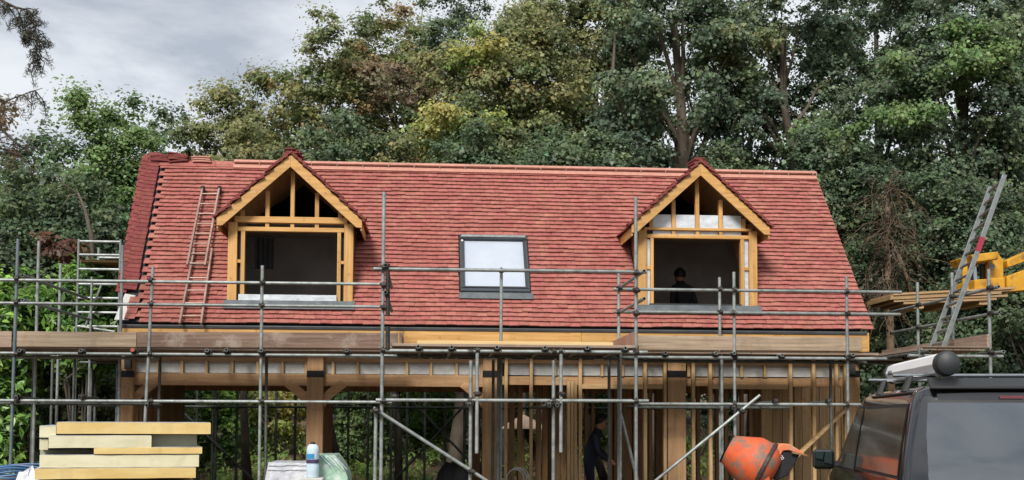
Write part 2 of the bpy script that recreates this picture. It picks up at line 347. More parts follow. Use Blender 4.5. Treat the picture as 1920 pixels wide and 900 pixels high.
def tile_M(u, s, h=0, big=1):
    tilt = Matrix.Rotation(-.26 + rnd.gauss(0, .012), 3, 'X') @ Matrix.Rotation(rnd.gauss(0, .008), 3, 'Z') @ Matrix.Rotation(rnd.gauss(0, .005), 3, 'Y')
    return Matrix.Translation(rp(u, s + wob(u, s) + rnd.gauss(0, .0035), 0.03 + h + rnd.gauss(0, .0016))) @ (BASE @ tilt).to_4x4()
def free_runs(s, a, b_):                    # stretches of a course not taken by the dormers and the skylight
    z = EZ + (s + .05) * math.sin(PIT); cut = []
    for d in DORM:
        if z > d['zb'] - .02:
            r = min(d['hw'] - .01, (d['za'] - .05 - z) / d['m'])
            if r > 0: cut.append((d['xc'] - r, d['xc'] + r))
    if ss0 - .04 < s + .05 < ss1 + .03: cut.append((su0 - .015, su1 + .015))
    runs = []; x = a
    for c0_, c1_ in sorted(cut): runs.append((x, c0_)); x = c1_
    runs.append((x, b_)); return runs
cand = []
for c in range(NC):
    s = c * GA - .02
    x0 = xl(s) + .30 + (.0 if c % 2 else .085)         # toothed left end, the verge band lies beyond it
    for ra, rb in free_runs(s, x0, xr(s) + .012):
        n0 = math.floor((ra - x0) / TW + 1e-6); x = x0 + n0 * TW
        while x < rb - 1e-6:
            l, r = max(x, ra), min(x + TW, rb)
            if r - l > .012: cand.append(((l + r) / 2, s, (r - l) / TW))
            x += TW
NPART = 236
big = MB()
for i, (u, s, w) in enumerate(cand):
    k = rnd.randrange(6); T = tile_M(u, s) @ Matrix.Diagonal((w, 1, 1, 1))
    if i < NPART: link('tile', TM[k], None, roof, T)
    else: big.add([T @ Vector(p) for p in TV[k][0]], TV[k][1])
me = big.mesh('tile_courses', fix=False); me.materials.append(M['tile'])
tag(link('tile_courses', me, None, roof), 'upper courses of red clay roof tiles', kind='stuff')
# wide loose-laid verge tiles up the left edge
ver = [MB() for _ in range(1)]
k = 0; s = .62
while s < SL - .02:
    for j in range(2):
        m = MB(); w = .2 if j else .17
        u = xl(s) + (.03 + .035 * (k % 2) if j == 0 else .165) + rnd.uniform(-.008, .008)
        T = Matrix.Translation(rp(u, s + j * .05, .03 + .012 * j)) @ (BASE @ Matrix.Rotation(-.10, 3, 'X') @ Matrix.Rotation(rnd.gauss(0, .02), 3, 'Z') @ Matrix.Rotation(R_(6), 3, 'Y')).to_4x4()
        m.box((0, .09, .012), (w, .2, .02)); o = link('verge_tile', m.mesh('verge_tile'), M['tile_dark'], roof, T)
    s += .098; k += 1
m = MB()
for i in range(4): m.add([rp(xl(.1 + .12 * i) + .04 + .03 * i, .08 + .12 * i, .02), rp(xl(.1) + .3, .08 + .12 * i, .02), rp(xl(.1) + .3, .2 + .12 * i, .02), rp(xl(.1) + .07 + .03 * i, .2 + .12 * i, .02)], [(0, 1, 2, 3)])
MB().prism([rp(xl(0) + .0, .03, .012), rp(xl(0) + .22, .03, .012), rp(xl(.5) + .26, .56, .012), rp(xl(.5) + .09, .60, .012)], RN * .012).build('undercloak', M['white'], roof)
for i in range(4):
    MB().box((0, 0, 0), (.16, .13, .014)).build('verge_tile', M['tile'], roof).matrix_local = Matrix.Translation(rp(xl(.1) + .24 + .012 * (i % 2), .10 + .12 * i, .035)) @ (BASE @ Matrix.Rotation(-.1, 3, 'X')).to_4x4()
# ridge
xs = at(440, 300, RY).x; w = .46; x = xs; i = 0
while x < xr(SL) - .05:
    x2 = min(x + w, xr(SL)); m = MB(); pr = []
    for a in range(7):
        t = math.pi * (a / 6) * .72 + math.pi * .14; pr.append((math.cos(t) * .15, math.sin(t) * .11))
    poly = [(x + .006, RY + p, RZ - .035 + q) for p, q in pr] + [(x + .006, RY + p * .86, RZ - .05 + q * .86) for p, q in pr[::-1]]
    m.prism(poly, (x2 - x - .012, 0, 0)); m.build('ridge_tile', M['ridge'], roof)
    m = MB(); m.prism([(x2 - .008, RY + p * .97, RZ - .038 + q * .97) for p, q in pr] + [(x2 - .008, RY - .1, RZ - .09)], (.016, 0, 0)); m.build('mortar_joint', M['mortar'], roof)
    x = x2; i += 1
MB().prism([rp(xs, SL - .17, .03), rp(xr(SL), SL - .17, .03), rp(xr(SL), SL, .03), rp(xs, SL, .03)], RN * .03).build('ridge_bedding', M['ridge'], roof)
x = xl(SL) + .28
while x < xs: 
    x2 = min(x + .33, xs); MB().prism([rp(x + .003, SL - .13, .02), rp(x2 - .003, SL - .13, .02), rp(x2 - .003, SL + .01, .02), rp(x + .003, SL + .01, .02)], RN * .02).build('top_course_tile', M['tile'], roof); x = x2

# skylight
m = MB(); fw = .075
def sq(u0, u1, s0, s1, h0, h1): m.prism([rp(u0, s0, h0), rp(u1, s0, h0), rp(u1, s1, h0), rp(u0, s1, h0)], RN * (h1 - h0))
sq(su0, su1, ss1 - .11, ss1, .0, .11); sq(su0, su1, ss0 + .10, ss0 + .17, .0, .09); sq(su0, su0 + fw, ss0 + .17, ss1 - .11, 0, .09); sq(su1 - fw, su1, ss0 + .17, ss1 - .11, 0, .09)
skyl = m.build('skylight', M['skyframe'], house, bevel=.008); skyl['label'] = 'grey framed roof window with pale blind'
m = MB(); sq(su0 + fw + .002, su1 - fw - .002, ss0 + .172, ss1 - .112, .02, .05); m.build('pane', M['glazing'], skyl)
m = MB(); sq(su0 + .03, su1 - .03, ss1 - .085, ss1 - .03, .111, .13); m.build('top_cover', M['alu'], skyl, bevel=.006)
m = MB(); sq(su0 + fw - .025, su1 - fw + .025, ss0 + .172, ss0 + .20, .06, .1); sq(su0 + fw - .03, su0 + fw, ss0 + .2, ss1 - .13, .06, .098); sq(su1 - fw, su1 - fw + .03, ss0 + .2, ss1 - .13, .06, .098); m.build('sash', M['dkgrey'], skyl)
m = MB(); sq(su0 - .02, su1 + .04, ss0 - .04, ss0 + .1, .05, .058); m.build('flashing', M['lead'], skyl)
m = MB(); sq(su0 + .03, su0 + .06, ss1 - .17, ss1 - .13, .09, .1); m.build('badge', M['white'], skyl)

# dormers
for di, d in enumerate(DORM):
    X, xc, hw = d['X'], d['xc'], d['hw']; zt = d['zch'][1]
    dr = MB().mm(X[0], X[1], DY, DY + .15, d['zb'] + .03, zt + .0).build('dormer', M['honey_z'], house, bevel=.004)
    MB().mm(X[6], X[7], DY, DY + .15, d['zb'] + .03, zt).build('post', M['honey_z'], dr, bevel=.004)
    dr['label'] = ('open timber dormer with bare studs in its gable', 'timber dormer with silver foil panels in its gable')[di]
    P = lambda nm, mat, bv=.003: None
    for a, b in ((X[2], X[3]), (X[4], X[5])): MB().mm(a, b, DY + .01, DY + .11, d['zs'][1] - .05, d['zhd'][0]).build('jamb', M['honey_z'], dr, bevel=.003)
    MB().mm(X[1] + .002, X[6] - .002, DY + .005, DY + .12, d['zhd'][1], d['zhd'][0]).build('head_rail', M['honey_x'], dr, bevel=.003)
    MB().mm(X[0] + .1, X[7] - .1, DY - .004, DY + .12, d['zch'][1], d['zch'][0]).build('chord', M['honey_x'], dr, bevel=.003)
    for a, b in ((X[1], X[2]), (X[5], X[6])):
        MB().mm(a + .002, b - .002, DY + .02, DY + .1, d['zs'][1] + .62, d['zs'][1] + .67).build('nogging', M['honey_x'], dr)
        if d['foil']: MB().mm(a + .004, b - .004, DY + .05, DY + .09, d['zs'][1], d['zhd'][1] - .01).build('foil_panel', M['foil'], dr)
        else: MB().mm(a + .004, b - .004, DY + .09, DY + .1, d['zs'][1], d['zhd'][1] - .01).build('backing', M['char'], dr)
    sx = [at(p, 400, DY).x for p in d['studs']]
    for x in sx:
        ztop = d['za'] - .2 - abs(x - xc) * d['m']
        MB().mm(x - .032, x + .032, DY + .015, DY + .1, d['zch'][0], ztop).build('stud', M['honey_z'], dr, bevel=.003)
        MB().mm(x - .03, x + .03, DY + .02, DY + .1, d['zhd'][0], d['zch'][1]).build('nogging', M['honey_z'], dr)
    for x in (X[0] + .22, X[7] - .22):
        ztop = d['za'] - .16 - abs(x - xc) * d['m']
        if ztop > d['zch'][0] + .02: MB().mm(x - .03, x + .03, DY + .02, DY + .1, d['zch'][0], ztop).build('stud', M['honey_z'], dr)
    if d['foil']:
        zf = d['zch'][0] + .225; ed = [X[0] + .22] + sx + [X[7] - .22]
        for a, b in zip(ed[:-1], ed[1:]):
            a += .036; b -= .036; cut = lambda x: min(zf, d['za'] - .09 - abs(x - xc) * d['m'])
            MB().prism([(a, DY + .05, d['zch'][0] + .004), (b, DY + .05, d['zch'][0] + .004), (b, DY + .05, cut(b)), (a, DY + .05, cut(a))], (0, .05, 0)).build('foil_panel', M['foil'], dr)
            MB().mm(a, b, DY + .06, DY + .1, d['zhd'][0] + .004, d['zch'][1] - .004).build('foil_panel', M['foil'], dr)
    MB().mm(X[2] - .02, X[5] - .06, DY - .03, DY + .11, d['zs'][1] - (.0 if not di else .02), d['zs'][0]).build('sill', M['foil'] if not di else M['dkgrey'], dr)
    s0 = (d['zb'] - EZ) / math.sin(PIT)
    m = MB(); m.mm(X[0] - .01, X[7] + .01, DY - .012, DY + .05, d['zb'] - .0, d['zs'][1] - .01)
    m.prism([rp(X[0] - .04, s0 - .16, .06), rp(X[7] + .04, s0 - .16, .06), rp(X[7] + .04, s0 + .02, .06), rp(X[0] - .04, s0 + .02, .06)], RN * .008); m.build('apron', M['lead'], dr)
    # cheeks, roof slopes, barge boards
    ze = d['za'] - hw * d['m']
    yv = lambda z: EY + (z - EZ) / math.tan(PIT)
    for sg in (-1, 1):
        x0 = xc + sg * (hw - .03)
        MB().prism([(x0, DY + .15, yv(0) * 0 + EZ + (DY + .15 - EY) * math.tan(PIT) - .05), (x0, DY + .15, ze - .02), (x0, yv(ze) + .1, ze - .02)], (-sg * .1, 0, 0)).build('cheek', M['pink'] if di else M['soft_z'], dr)
        el = d['ov']; z1 = d['za'] - .02; xe = xc + sg * el; zee = z1 - el * d['m']
        nrm = Vector((sg * d['m'], 0, 1)).normalized()
        MB().prism([(xc, BY + .04, z1), (xe, BY + .04, zee), (xe, yv(zee) + .05, zee), (xc, yv(z1) + .05, z1)], nrm * -.05).build('roof_slope', M['oak_y'], dr)
        # rafters seen under the slope
        MB().mm(xe - .02 * (sg > 0), xe + .02 * (sg < 0), BY + .02, yv(zee) + .02, zee - .15, zee - .02).build('eaves_board', M['honey_y'], dr)
        a = Vector((xc, BY, d['za'])); b = Vector((xe, BY, d['za'] - el * d['m'])); dep = .2
        MB().prism([a, b, b - Vector((0, 0, dep * .62)), b + Vector((-sg * .09, 0, -dep + .082)), a - Vector((0, 0, dep))], (0, .035, 0)).build('barge_board', M['honey_x'], dr, bevel=.003)
        # tiles on the slope
        sd = Vector((sg, 0, -d['m'])).normalized(); up = -sd; yd = Vector((0, 1, 0)) if sg < 0 else Vector((0, -1, 0))
        B3 = Matrix((yd, up, nrm)).transposed(); Ls = el * math.hypot(1, d['m']); stuff = MB(); c = 0; sdist = 0.02
        while sdist < Ls + .02:
            base = Vector((xc, 0, z1)) + sd * (Ls + .05 - sdist); y = BY - .03 + (c % 2) * .0; q = 0; yend = yv(base.z) + .05
            while y < yend:
                w = TW * (.5 if (c % 2 and q == 0) else 1)
                tl = Matrix.Rotation(-.24 + rnd.gauss(0, .04), 3, 'X') @ Matrix.Rotation(rnd.gauss(0, .03), 3, 'Z') @ Matrix.Rotation(rnd.gauss(0, .02), 3, 'Y')
                T = Matrix.Translation(base + Vector((0, y + w / 2 + (rnd.uniform(-.03, .015) if q == 0 else 0), 0)) + nrm * ((.045 if q == 0 else .03) + rnd.uniform(0, .014))) @ (B3 @ tl).to_4x4() @ Matrix.Diagonal((w / TW, .92, 2.6 if q == 0 else 1.5, 1))
                kk = rnd.randrange(6)
                if q == 0: link('verge_tile', DTM[kk], None, dr, T)
                else: stuff.add([T @ Vector(p) for p in TV[kk][0]], TV[kk][1])
                y += w; q += 1
            sdist += .1; c += 1
        me = stuff.mesh('slope_tiles', fix=False); me.materials.append(M['tile']); tag(link('slope_tiles', me, None, dr), kind='stuff')
    for i in range(4):
        T = Matrix.Translation((xc + rnd.uniform(-.03, .03) + .0, BY + .22 + rnd.uniform(-.03, .03), d['za'] + .025 + .024 * i)) @ Euler((rnd.gauss(0, .05), rnd.gauss(0, .07), rnd.gauss(0, .2))).to_matrix().to_4x4()
        MB().box((0, 0, 0), (.24 - .02 * i, .42, .02)).build('apex_tile', M['tile_dark'], dr).matrix_local = T

# gutter, fascia, gables, upper floor, rooms
MB().prism([(XL + .1, EY - .02, EZ - .035), (XL + .1, EY - .03, EZ - .05), (XL + .1, EY - .02, EZ - .085), (XL + .1, EY + .05, EZ - .085), (XL + .1, EY + .05, EZ - .035)], (XR - XL - .2, 0, 0)).build('eaves_strip', M['gutter'], house)
fx = [XL + .08, at(480, 630, EY).x, at(757, 630, EY).x, at(1090, 630, EY).x, at(1400, 630, EY).x, XR - .08]
for a, b in zip(fx[:-1], fx[1:]): MB().mm(a + .002, b - .002, EY - .005, EY + .03, EZ - .30, EZ - .09).build('fascia_board', M['honey_x'], house, bevel=.002)
MB().mm(XL + .1, XR - .1, EY + .09, WY + .1, EZ - .38, EZ - .3).build('soffit', M['oak_x'], house)
for x0, x1 in ((XL + .12, XL + .22), (XR - .32, XR - .22)):
    MB().prism([(x0, EY + .2, EZ + .1), (x0, RY, RZ - .13), (x0, BYE - .2, EZ + .1), (x0, BYE - .2, 2.45), (x0, EY + .2, 2.45)], (x1 - x0, 0, 0)).build('gable_wall', M['char'], house)
MB().mm(XR - .22, XR - .06, EY + .0, EY + .3, EZ - .36, EZ - .05).build('eaves_box', M['honey_x'], house)
MB().mm(XL + .25, XR - .35, WY + .06, BYE - .25, 2.60, 2.66).build('upper_floor', M['oak_x'], house)
MB().mm(XL + .25, XR - .35, 21.68, 21.76, 2.66, 5.015).build('room_wall', M['room'], house)
MB().prism([(1.3, WY + .2, 2.66), (1.3, 21.67, 2.66), (1.3, 21.67, 5.01), (1.3, RY - .72, 5.01), (1.3, WY + .2, 3.35)], (.08, 0, 0)).build('partition', M['room'], house)
MB().mm(XL + .25, XR - .35, 20.32, 21.76, 5.02, 5.08).build('ceiling', M['room'], house)
# sheet hanging inside the dormers and a sloping ceiling board
p0 = at(478, 445, 19.9); p1 = at(512, 560, 19.9)
m = MB(); n = 8
vs = [(p0.x + (p1.x - p0.x) * i / n, 19.9 + .04 * (i % 2), z) for z in (p0.z, p1.z + .5) for i in range(n + 1)]
m.add(vs, [(i, i + 1, n + 2 + i, n + 1 + i) for i in range(n)]); m.build('hanging_membrane', M['char'], house)

# ground floor frame
FY = WY
def zpx(px, py, Y=WY): return at(px, py, Y).z
zb0, zb1 = zpx(700, 729), zpx(700, 702); zc = zpx(700, 671)
MB().mm(at(250, 715, FY).x, at(935, 715, FY).x, FY + .06, FY + .2, zb0 + .04, zb1).build('beam', M['oak_x'], house, bevel=.006)
MB().mm(at(935, 715, FY).x, at(1605, 715, FY).x, FY + .1, FY + .22, zb0 + .08, zb1 - .01).build('beam', M['oak_x'], house, bevel=.006)
posts = [(220, 250), (575, 606), (905, 935), (1252, 1286), (1590, 1612)]
PX = []
for a, b in posts:
    x0, x1 = at(a, 760, FY).x, at(b, 760, FY).x; PX.append((x0, x1))
    p = MB().mm(x0, x1, FY - .02, FY + .24, 0, zc + .02).build('post', M['oak_z'], house, bevel=.008)
    MB().mm(x0 - .004, x1 + .004, FY - .03, FY + .02, zpx(a, 707), zpx(a, 695)).build('steel_plate', M['steel_black'], p)
for pi in (0, 1, 2):
    x0, x1 = PX[pi]
    for sg in (-1, 1):
        if pi == 0 and sg < 0 or pi == 2 and sg > 0: continue
        xs_ = x0 if sg < 0 else x1; pts = []
        for t in range(7):
            q = t / 6; pts.append((xs_ + sg * (.01 + .36 * q), zb0 - .30 + .34 * (q ** .8)))
        poly = [(x, FY + .05, z) for x, z in pts] + [(xs_ + sg * .52, FY + .05, zb0 + .06), (xs_, FY + .05, zb0 + .06), (xs_, FY + .05, zb0 - .45)]
        # curved knee brace
        low = [(x - sg * .0, FY + .05, z) for x, z in pts]
        up_ = [(x - sg * .10, FY + .05, z + .11) for x, z in pts]
        MB().prism(low + up_[::-1], (0, .1, 0)).build('brace', M['oak_x'], house, bevel=.004)
# ceiling insulation panels between joist ends
jx = [252, 298, 342, 388, 436, 484, 530, 574, 608, 625, 671, 716, 763, 808, 856, 903, 948, 995, 1040, 1087, 1128, 1167, 1208, 1252, 1290, 1335, 1389, 1433, 1480, 1523, 1570, 1600]
for a, b in zip(jx[:-1], jx[1:]):
    x0, x1 = at(a, 686, FY + .12).x, at(b, 686, FY + .12).x
    if a not in (574, 903 - 0, 1252): MB().mm(x0 + .024, x1 - .024, FY + .12 + rnd.uniform(0, .02), FY + .16, zb1 + .012, zc).build('insulation_panel', M['foil_dim'], house)
    MB().mm(x0 - .022, x0 + .022, FY + .07, FY + .2, zb1 + .002, zc + .02).build('joist_end', M['soft_z'], house)
# joists running back
for i in range(9):
    x = XL + .6 + i * 1.35
    MB().mm(x - .03, x + .03, FY + .26, BYE - .3, zb1 - .02, zc - .05).build('joist', M['dkwood'], house)
# rear frame
RYB = 22.9
MB().mm(XL + .2, XR - .3, RYB, RYB + .16, zb0 + .05, zb1 + .05).build('rear_beam', M['dkwood'], house)
for px in (262, 300, 612, 890, 1030, 1240, 1420, 1590):
    x = at(px, 780, RYB).x; MB().mm(x - .11, x + .11, RYB - .03, RYB + .18, 0, zc).build('rear_post', M['dkwood'], house)
# left end wall boarding (dark, seen through the first bay)
x = at(256, 760, 20).x
for i in range(16):
    MB().mm(XL + .26, XL + .30, 19.5 + i * .21, 19.5 + i * .21 + .2, 0, zc).build('wall_board', M['dkwood'], house)
# stud wall in the right half
for px, w, py0 in ((948, .05, 668), (995, .05, 668), (1065, .05, 715), (1071.5, .05, 715), (1078, .05, 715), (1087, .055, 668), (1208, .055, 668), (1245, .05, 668), (1298, .055, 668), (1330, .055, 668), (1480, .055, 668), (1523, .055, 668), (1566, .055, 668), (1583, .055, 668)):
    x = at(px, 780, FY + .1).x; MB().mm(x - w / 2, x + w / 2, FY + .0 + rnd.uniform(-.01, .01), FY + .095, 0, zpx(px, py0)).build('stud', M['soft_z'], house, bevel=.003)
for a, b, py in ((1090, 1206, 724), (1333, 1478, 724), (1210, 1243, 724)):
    MB().mm(at(a, py, FY).x, at(b, py, FY).x, FY + .01, FY + .09, zpx(a, py + 5), zpx(a, py - 4)).build('nogging', M['soft_x'], house, bevel=.003)
# inner wall of vertical planks, right
x = at(1428, 800, 21.5).x; xe = at(1600, 800, 21.5).x
while x < xe:
    w = rnd.choice((.15, .19, .22)); MB().mm(x, x + w - .012, 21.5 + rnd.uniform(0, .03), 21.56, 0, zc).build('wall_board', M['soft_z'], house); x += w
for px in (1100, 1112, 1145, 1160, 1176, 1190, 1220, 1310, 1345, 1362, 1392, 1408):
    x = at(px, 800, 20.9).x; w = .06 if px not in (1160, 1176) else .16
    MB().mm(x - w / 2, x + w / 2, 20.9, 21.0, 0, zc).build('inner_stud', M['dkwood'], house)
for px in (960, 975, 1010, 1022, 1046, 1056):
    x = at(px, 800, 20.6).x; MB().mm(x - .045, x + .045, 20.6, 20.7, 0, zc).build('inner_stud', M['dkwood'], house)
x0, x1 = at(1148, 800, 21.2).x, at(1206, 800, 21.2).x; MB().mm(x0, x1, 21.2, 21.24, 0, zc).build('inner_panel', M['pink'], house)
# long slanting brace across the right studs
MB().bar(at(1440, 906, FY - .06), at(1585, 768, FY - .06), .05, .1, up=(0, 1, 0)).build('diagonal_brace', M['soft_x'], house)

# loose tiles stacked on the unfinished end of the ridge
STK = ((301, 4, 'flat', 'first stack from the left verge'), (335, 5, 'rough', 'ragged middle stack'), (378, 3, 'neat', 'neat red stack nearest the ridge caps'))
for px, n, kind, ph in STK:
    b = at(px, 303, RY - .05)
    for i in range(n):
        T = Matrix.Translation(Vector((b.x + rnd.uniform(-.015, .015), RY + .0, RZ + .02 + i * (.031 if kind != 'neat' else .04)))) @ Euler((rnd.gauss(0, .03), rnd.gauss(0, .03 if kind != 'rough' else .08), rnd.gauss(0, .05))).to_matrix().to_4x4()
        m = MB(); v = []
        for a in range(5):
            u = -.165 + .0825 * a; v += [(u, -.1, .012 - .3 * u * u), (u, .1, .012 - .3 * u * u), (u, -.1, -.012 - .3 * u * u), (u, .1, -.012 - .3 * u * u)]
        f = []
        for a in range(4): k = 4 * a; f += [(k, k + 4, k + 5, k + 1), (k + 2, k + 3, k + 7, k + 6), (k, k + 2, k + 6, k + 4), (k + 1, k + 5, k + 7, k + 3)]
        f += [(0, 1, 3, 2), (16, 18, 19, 17)]
        m.add(v, f); o = link('loose_tile', m.mesh('loose_tile'), M['tile_dark'] if kind != 'neat' else M['ridge'], None, T)
        tag(o, 'loose roof tile on the ridge in the ' + ph, 'roof tile', 'tiles ' + ph)

# ------------------------------------------------------------------ scaffold
TR = .0245
scaf = empty('scaffold', (0, 17.0, 0))
tag(scaf, 'grey tube scaffold with timber decks wrapped round the front of the house', 'scaffold')
def cmesh():
    m = MB()
    for i in range(2):
        z = 0; a = [(math.cos(t) * .036, math.sin(t) * .036) for t in [2 * math.pi * k / 10 for k in range(10)]]
    m.tube((0, 0, -.028), (0, 0, .028), .036, 10); m.tube((-.028, -.05, 0), (.028, -.05, 0), .036, 10)
    m.box((.045, -.01, .0), (.03, .03, .04)); m.tube((.05, -.06, 0), (.05, .03, 0), .009, 6); m.tube((0, -.05, .03), (0, -.05, .05), .009, 6); m.box((-.04, -.045, .012), (.03, .035, .03))
    me = m.mesh('coupler'); me.materials.append(M['coupler']); return me
CME = cmesh(); crnd = random.Random(5)
def coupler(p, rz=0):
    link('coupler', CME, None, scaf, Matrix.Translation(p) @ Euler((0, 0, rz + crnd.gauss(0, .15))).to_matrix().to_4x4())
def pipe(name, a, b, mat='galv', r=TR, parent=None):
    return MB().tube(a, b, r, 12, hollow=True).build(name, M[mat], parent or scaf, smooth=True)
YF, YB, YL = 17.8, 18.62, 15.9              # main front row, rear row by the wall, front of the loading bay
def std(px, top, Y, bot_px=None, mat='galv', z0=0, name='standard', bot_y=None):
    t = at(px, top, Y)
    if bot_y is not None: z0 = at(px, bot_y, Y).z
    x2 = t.x if bot_px is None else at(bot_px[0], bot_px[1], Y).x
    if bot_px is not None:                  # leaning: extend the line to the ground
        b = at(bot_px[0], bot_px[1], Y); d = b - t; b = t + d * ((z0 - t.z) / d.z)
    else: b = Vector((t.x, Y, z0))
    pipe(name, b, t, mat)
    if z0 == 0: MB().box((b.x, b.y, .006), (.15, .15, .012)).build('base_plate', M['coupler'], scaf)
    return t
S = []
std(34, 448, YF, (19, 890), 'galv_blue'); std(287, 500, YF, (272, 790)); std(492, 498, YF, (486, 890))
std(720, 360, YL); std(1192, 370, YL); std(1376, 510, YF); std(1587, 518, YF)
std(883, 676, YL + .02); std(895, 652, YL - .05, bot_y=850); std(1038, 676, YL + .02); std(1052, 655, YL - .05, bot_y=848)
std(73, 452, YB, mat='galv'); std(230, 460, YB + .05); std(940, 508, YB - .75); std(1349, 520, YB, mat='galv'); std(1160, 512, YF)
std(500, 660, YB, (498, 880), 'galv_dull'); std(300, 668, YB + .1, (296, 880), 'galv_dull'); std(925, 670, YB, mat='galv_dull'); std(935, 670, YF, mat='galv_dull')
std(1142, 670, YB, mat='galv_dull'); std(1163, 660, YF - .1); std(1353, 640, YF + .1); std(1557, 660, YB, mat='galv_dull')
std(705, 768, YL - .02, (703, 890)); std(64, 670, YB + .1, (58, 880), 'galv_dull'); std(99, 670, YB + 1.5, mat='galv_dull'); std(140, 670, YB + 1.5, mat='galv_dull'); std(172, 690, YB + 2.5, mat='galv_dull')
def led(name, x0, y0, x1, y1, Y, mat='galv', Y2=None):
    a, b = at(x0, y0, Y), at(x1, y1, Y2 or Y)
    if Y2 is None: z = (a.z + b.z) / 2; a.z = z - .004; b.z = z + .004
    pipe(name, a, b, mat); return a, b
OF = .05
# guard rails
led('guard_rail', -60, 522, 716, 535, YF - OF); led('guard_rail', -60, 566, 716, 577, YF - OF)
led('guard_rail', 700, 501, 1212, 513, YL - OF)
led('guard_rail', 1150, 541, 1690, 549, YF - OF); led('guard_rail', 1150, 584, 1688, 590, YF - OF)
# ledgers
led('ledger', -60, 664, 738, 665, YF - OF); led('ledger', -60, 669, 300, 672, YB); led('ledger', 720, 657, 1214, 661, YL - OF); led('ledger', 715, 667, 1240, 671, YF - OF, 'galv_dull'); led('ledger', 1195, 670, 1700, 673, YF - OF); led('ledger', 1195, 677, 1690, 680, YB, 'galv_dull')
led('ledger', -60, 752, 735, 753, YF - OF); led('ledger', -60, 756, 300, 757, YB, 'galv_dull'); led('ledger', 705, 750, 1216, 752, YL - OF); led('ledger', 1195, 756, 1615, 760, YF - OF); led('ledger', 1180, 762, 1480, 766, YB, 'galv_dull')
# returns: the tubes that run from the wall to the front
for x, y0 in ((720, 497), (720, 548)):
    a = at(x + 3, y0, YL - .12); pipe('return_rail', a, Vector((a.x, YB - .1, a.z)), 'galv_dull')
for y0 in (508, 560):
    a = at(1208, y0, YL - .12); pipe('return_rail', a, Vector((a.x, YF + .2, a.z)))
for y0 in (516, 562):
    a = at(42, y0, YF - .05); pipe('return_rail', a, Vector((a.x, 21.2, a.z)))
for x, y in [(36, 657), (151, 657), (249, 656), (388, 657), (424, 656), (490, 657), (650, 657), (784, 650), (847, 651), (932, 651), (1022, 652), (1101, 652), (1173, 653), (1248, 662), (1343, 662), (1377, 662), (1467, 666), (1600, 665), (1700, 668)]:
    Y = YL if 740 < x < 1190 else YF
    a = at(x, y, Y - .16); b = Vector((a.x + crnd.uniform(-.02, .02), (WY - .12 if Y == YF else YB), a.z)); o = pipe('transom', a, b, 'galv')
    if x == 249: MB().tube(a + Vector((0, -.025, 0)), a + Vector((0, .03, 0)), .03, 12).build('orange_end_cap', M['orange'], o)
    coupler(Vector((a.x, Y - OF, a.z - .02)))
for x, y in [(30, 746), (150, 745), (275, 760), (740, 745), (1045, 760), (1195, 762), (1376, 765), (1455, 754), (1555, 754), (880, 760), (1030, 760)]:
    Y = YL if 800 < x < 1100 else YF
    a = at(x, y, Y - .14); pipe('transom', a, Vector((a.x, YB, a.z)), 'galv_dull'); coupler(Vector((a.x, Y - OF, a.z + .02)))
for px, pys, Y in ((34, (523, 567, 664, 752), YF), (285, (526, 570, 664, 752), YF), (492, (531, 573, 664, 752), YF), (720, (502, 535, 577, 657, 752), YL), (1192, (512, 545, 588, 661, 752), YL), (1376, (544, 587, 671, 757), YF), (1587, (547, 589, 672, 759), YF), (883, (660, 751), YL), (895, (657, 739), YL), (1038, (659, 752), YL), (1052, (659, 739), YL), (1160, (541, 585, 668), YF), (940, (508,), YF), (1349, (543, 586), YF)):
    for py in pys: coupler(at(px, py, Y - .01))
# short joint sleeves on the loading bay corner
for py0, py1 in ((495, 560), (545, 592)): pipe('joint_sleeve', at(727, py0, YL - .05), at(727, py1, YL - .05), 'coupler', .03)
pipe('joint_sleeve', at(727, 612, YL - .06), at(727, 655, YL - .06), 'coupler', .03)
# diagonal braces
pipe('brace', at(700, 765, YL - .08), at(918, 905, YL - .08)); pipe('brace', at(1425, 741, YF - .12), at(1216, 912, YF - .12))
pipe('brace', at(1163, 772, YF), at(1196, 905, YF), 'galv'); coupler(at(705, 770, YL - .08)); coupler(at(1390, 772, YF - .1)); coupler(at(883, 884, YL - .06))
# rear scaffold, seen dark through the open bays
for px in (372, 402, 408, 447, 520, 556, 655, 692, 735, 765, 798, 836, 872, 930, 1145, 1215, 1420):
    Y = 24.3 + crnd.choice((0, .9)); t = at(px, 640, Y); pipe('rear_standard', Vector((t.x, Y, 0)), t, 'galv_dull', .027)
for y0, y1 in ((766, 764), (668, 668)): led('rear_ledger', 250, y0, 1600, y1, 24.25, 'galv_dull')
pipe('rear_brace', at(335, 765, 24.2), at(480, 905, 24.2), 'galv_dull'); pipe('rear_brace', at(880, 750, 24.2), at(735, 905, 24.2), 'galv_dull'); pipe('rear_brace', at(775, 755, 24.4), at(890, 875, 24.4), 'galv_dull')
# decks
zD = at(480, 652, YF).z
def plank(name, x0, x1, y0, y1, z, mat='board_x', th=.038):
    MB().mm(x0, x1, y0, y1, z - th, z).build(name, M[mat], scaf, bevel=.004)
segs = [at(p, 640, YF).x for p in (-80, 256, 746)]
for x0, x1 in zip(segs[:-1], segs[1:]):
    for i in range(4): plank('deck_board', x0 + .004 + crnd.uniform(0, .02), x1 - .004, YF + .04 + i * .23, YF + .04 + i * .23 + .222, zD + crnd.uniform(-.003, .003))
segs = [at(p, 640, YF).x for p in (1150, 1410, 1650)]
zD2 = at(1400, 659, YF).z
for x0, x1 in zip(segs[:-1], segs[1:]):
    for i in range(4): plank('deck_board', x0 + .004, x1 - .004, YF + .04 + i * .23, YF + .04 + i * .23 + .222, zD2 + crnd.uniform(-.003, .003))
zL = at(960, 646, YL).z; xa, xb = at(733, 646, YL).x, at(1193, 646, YL).x
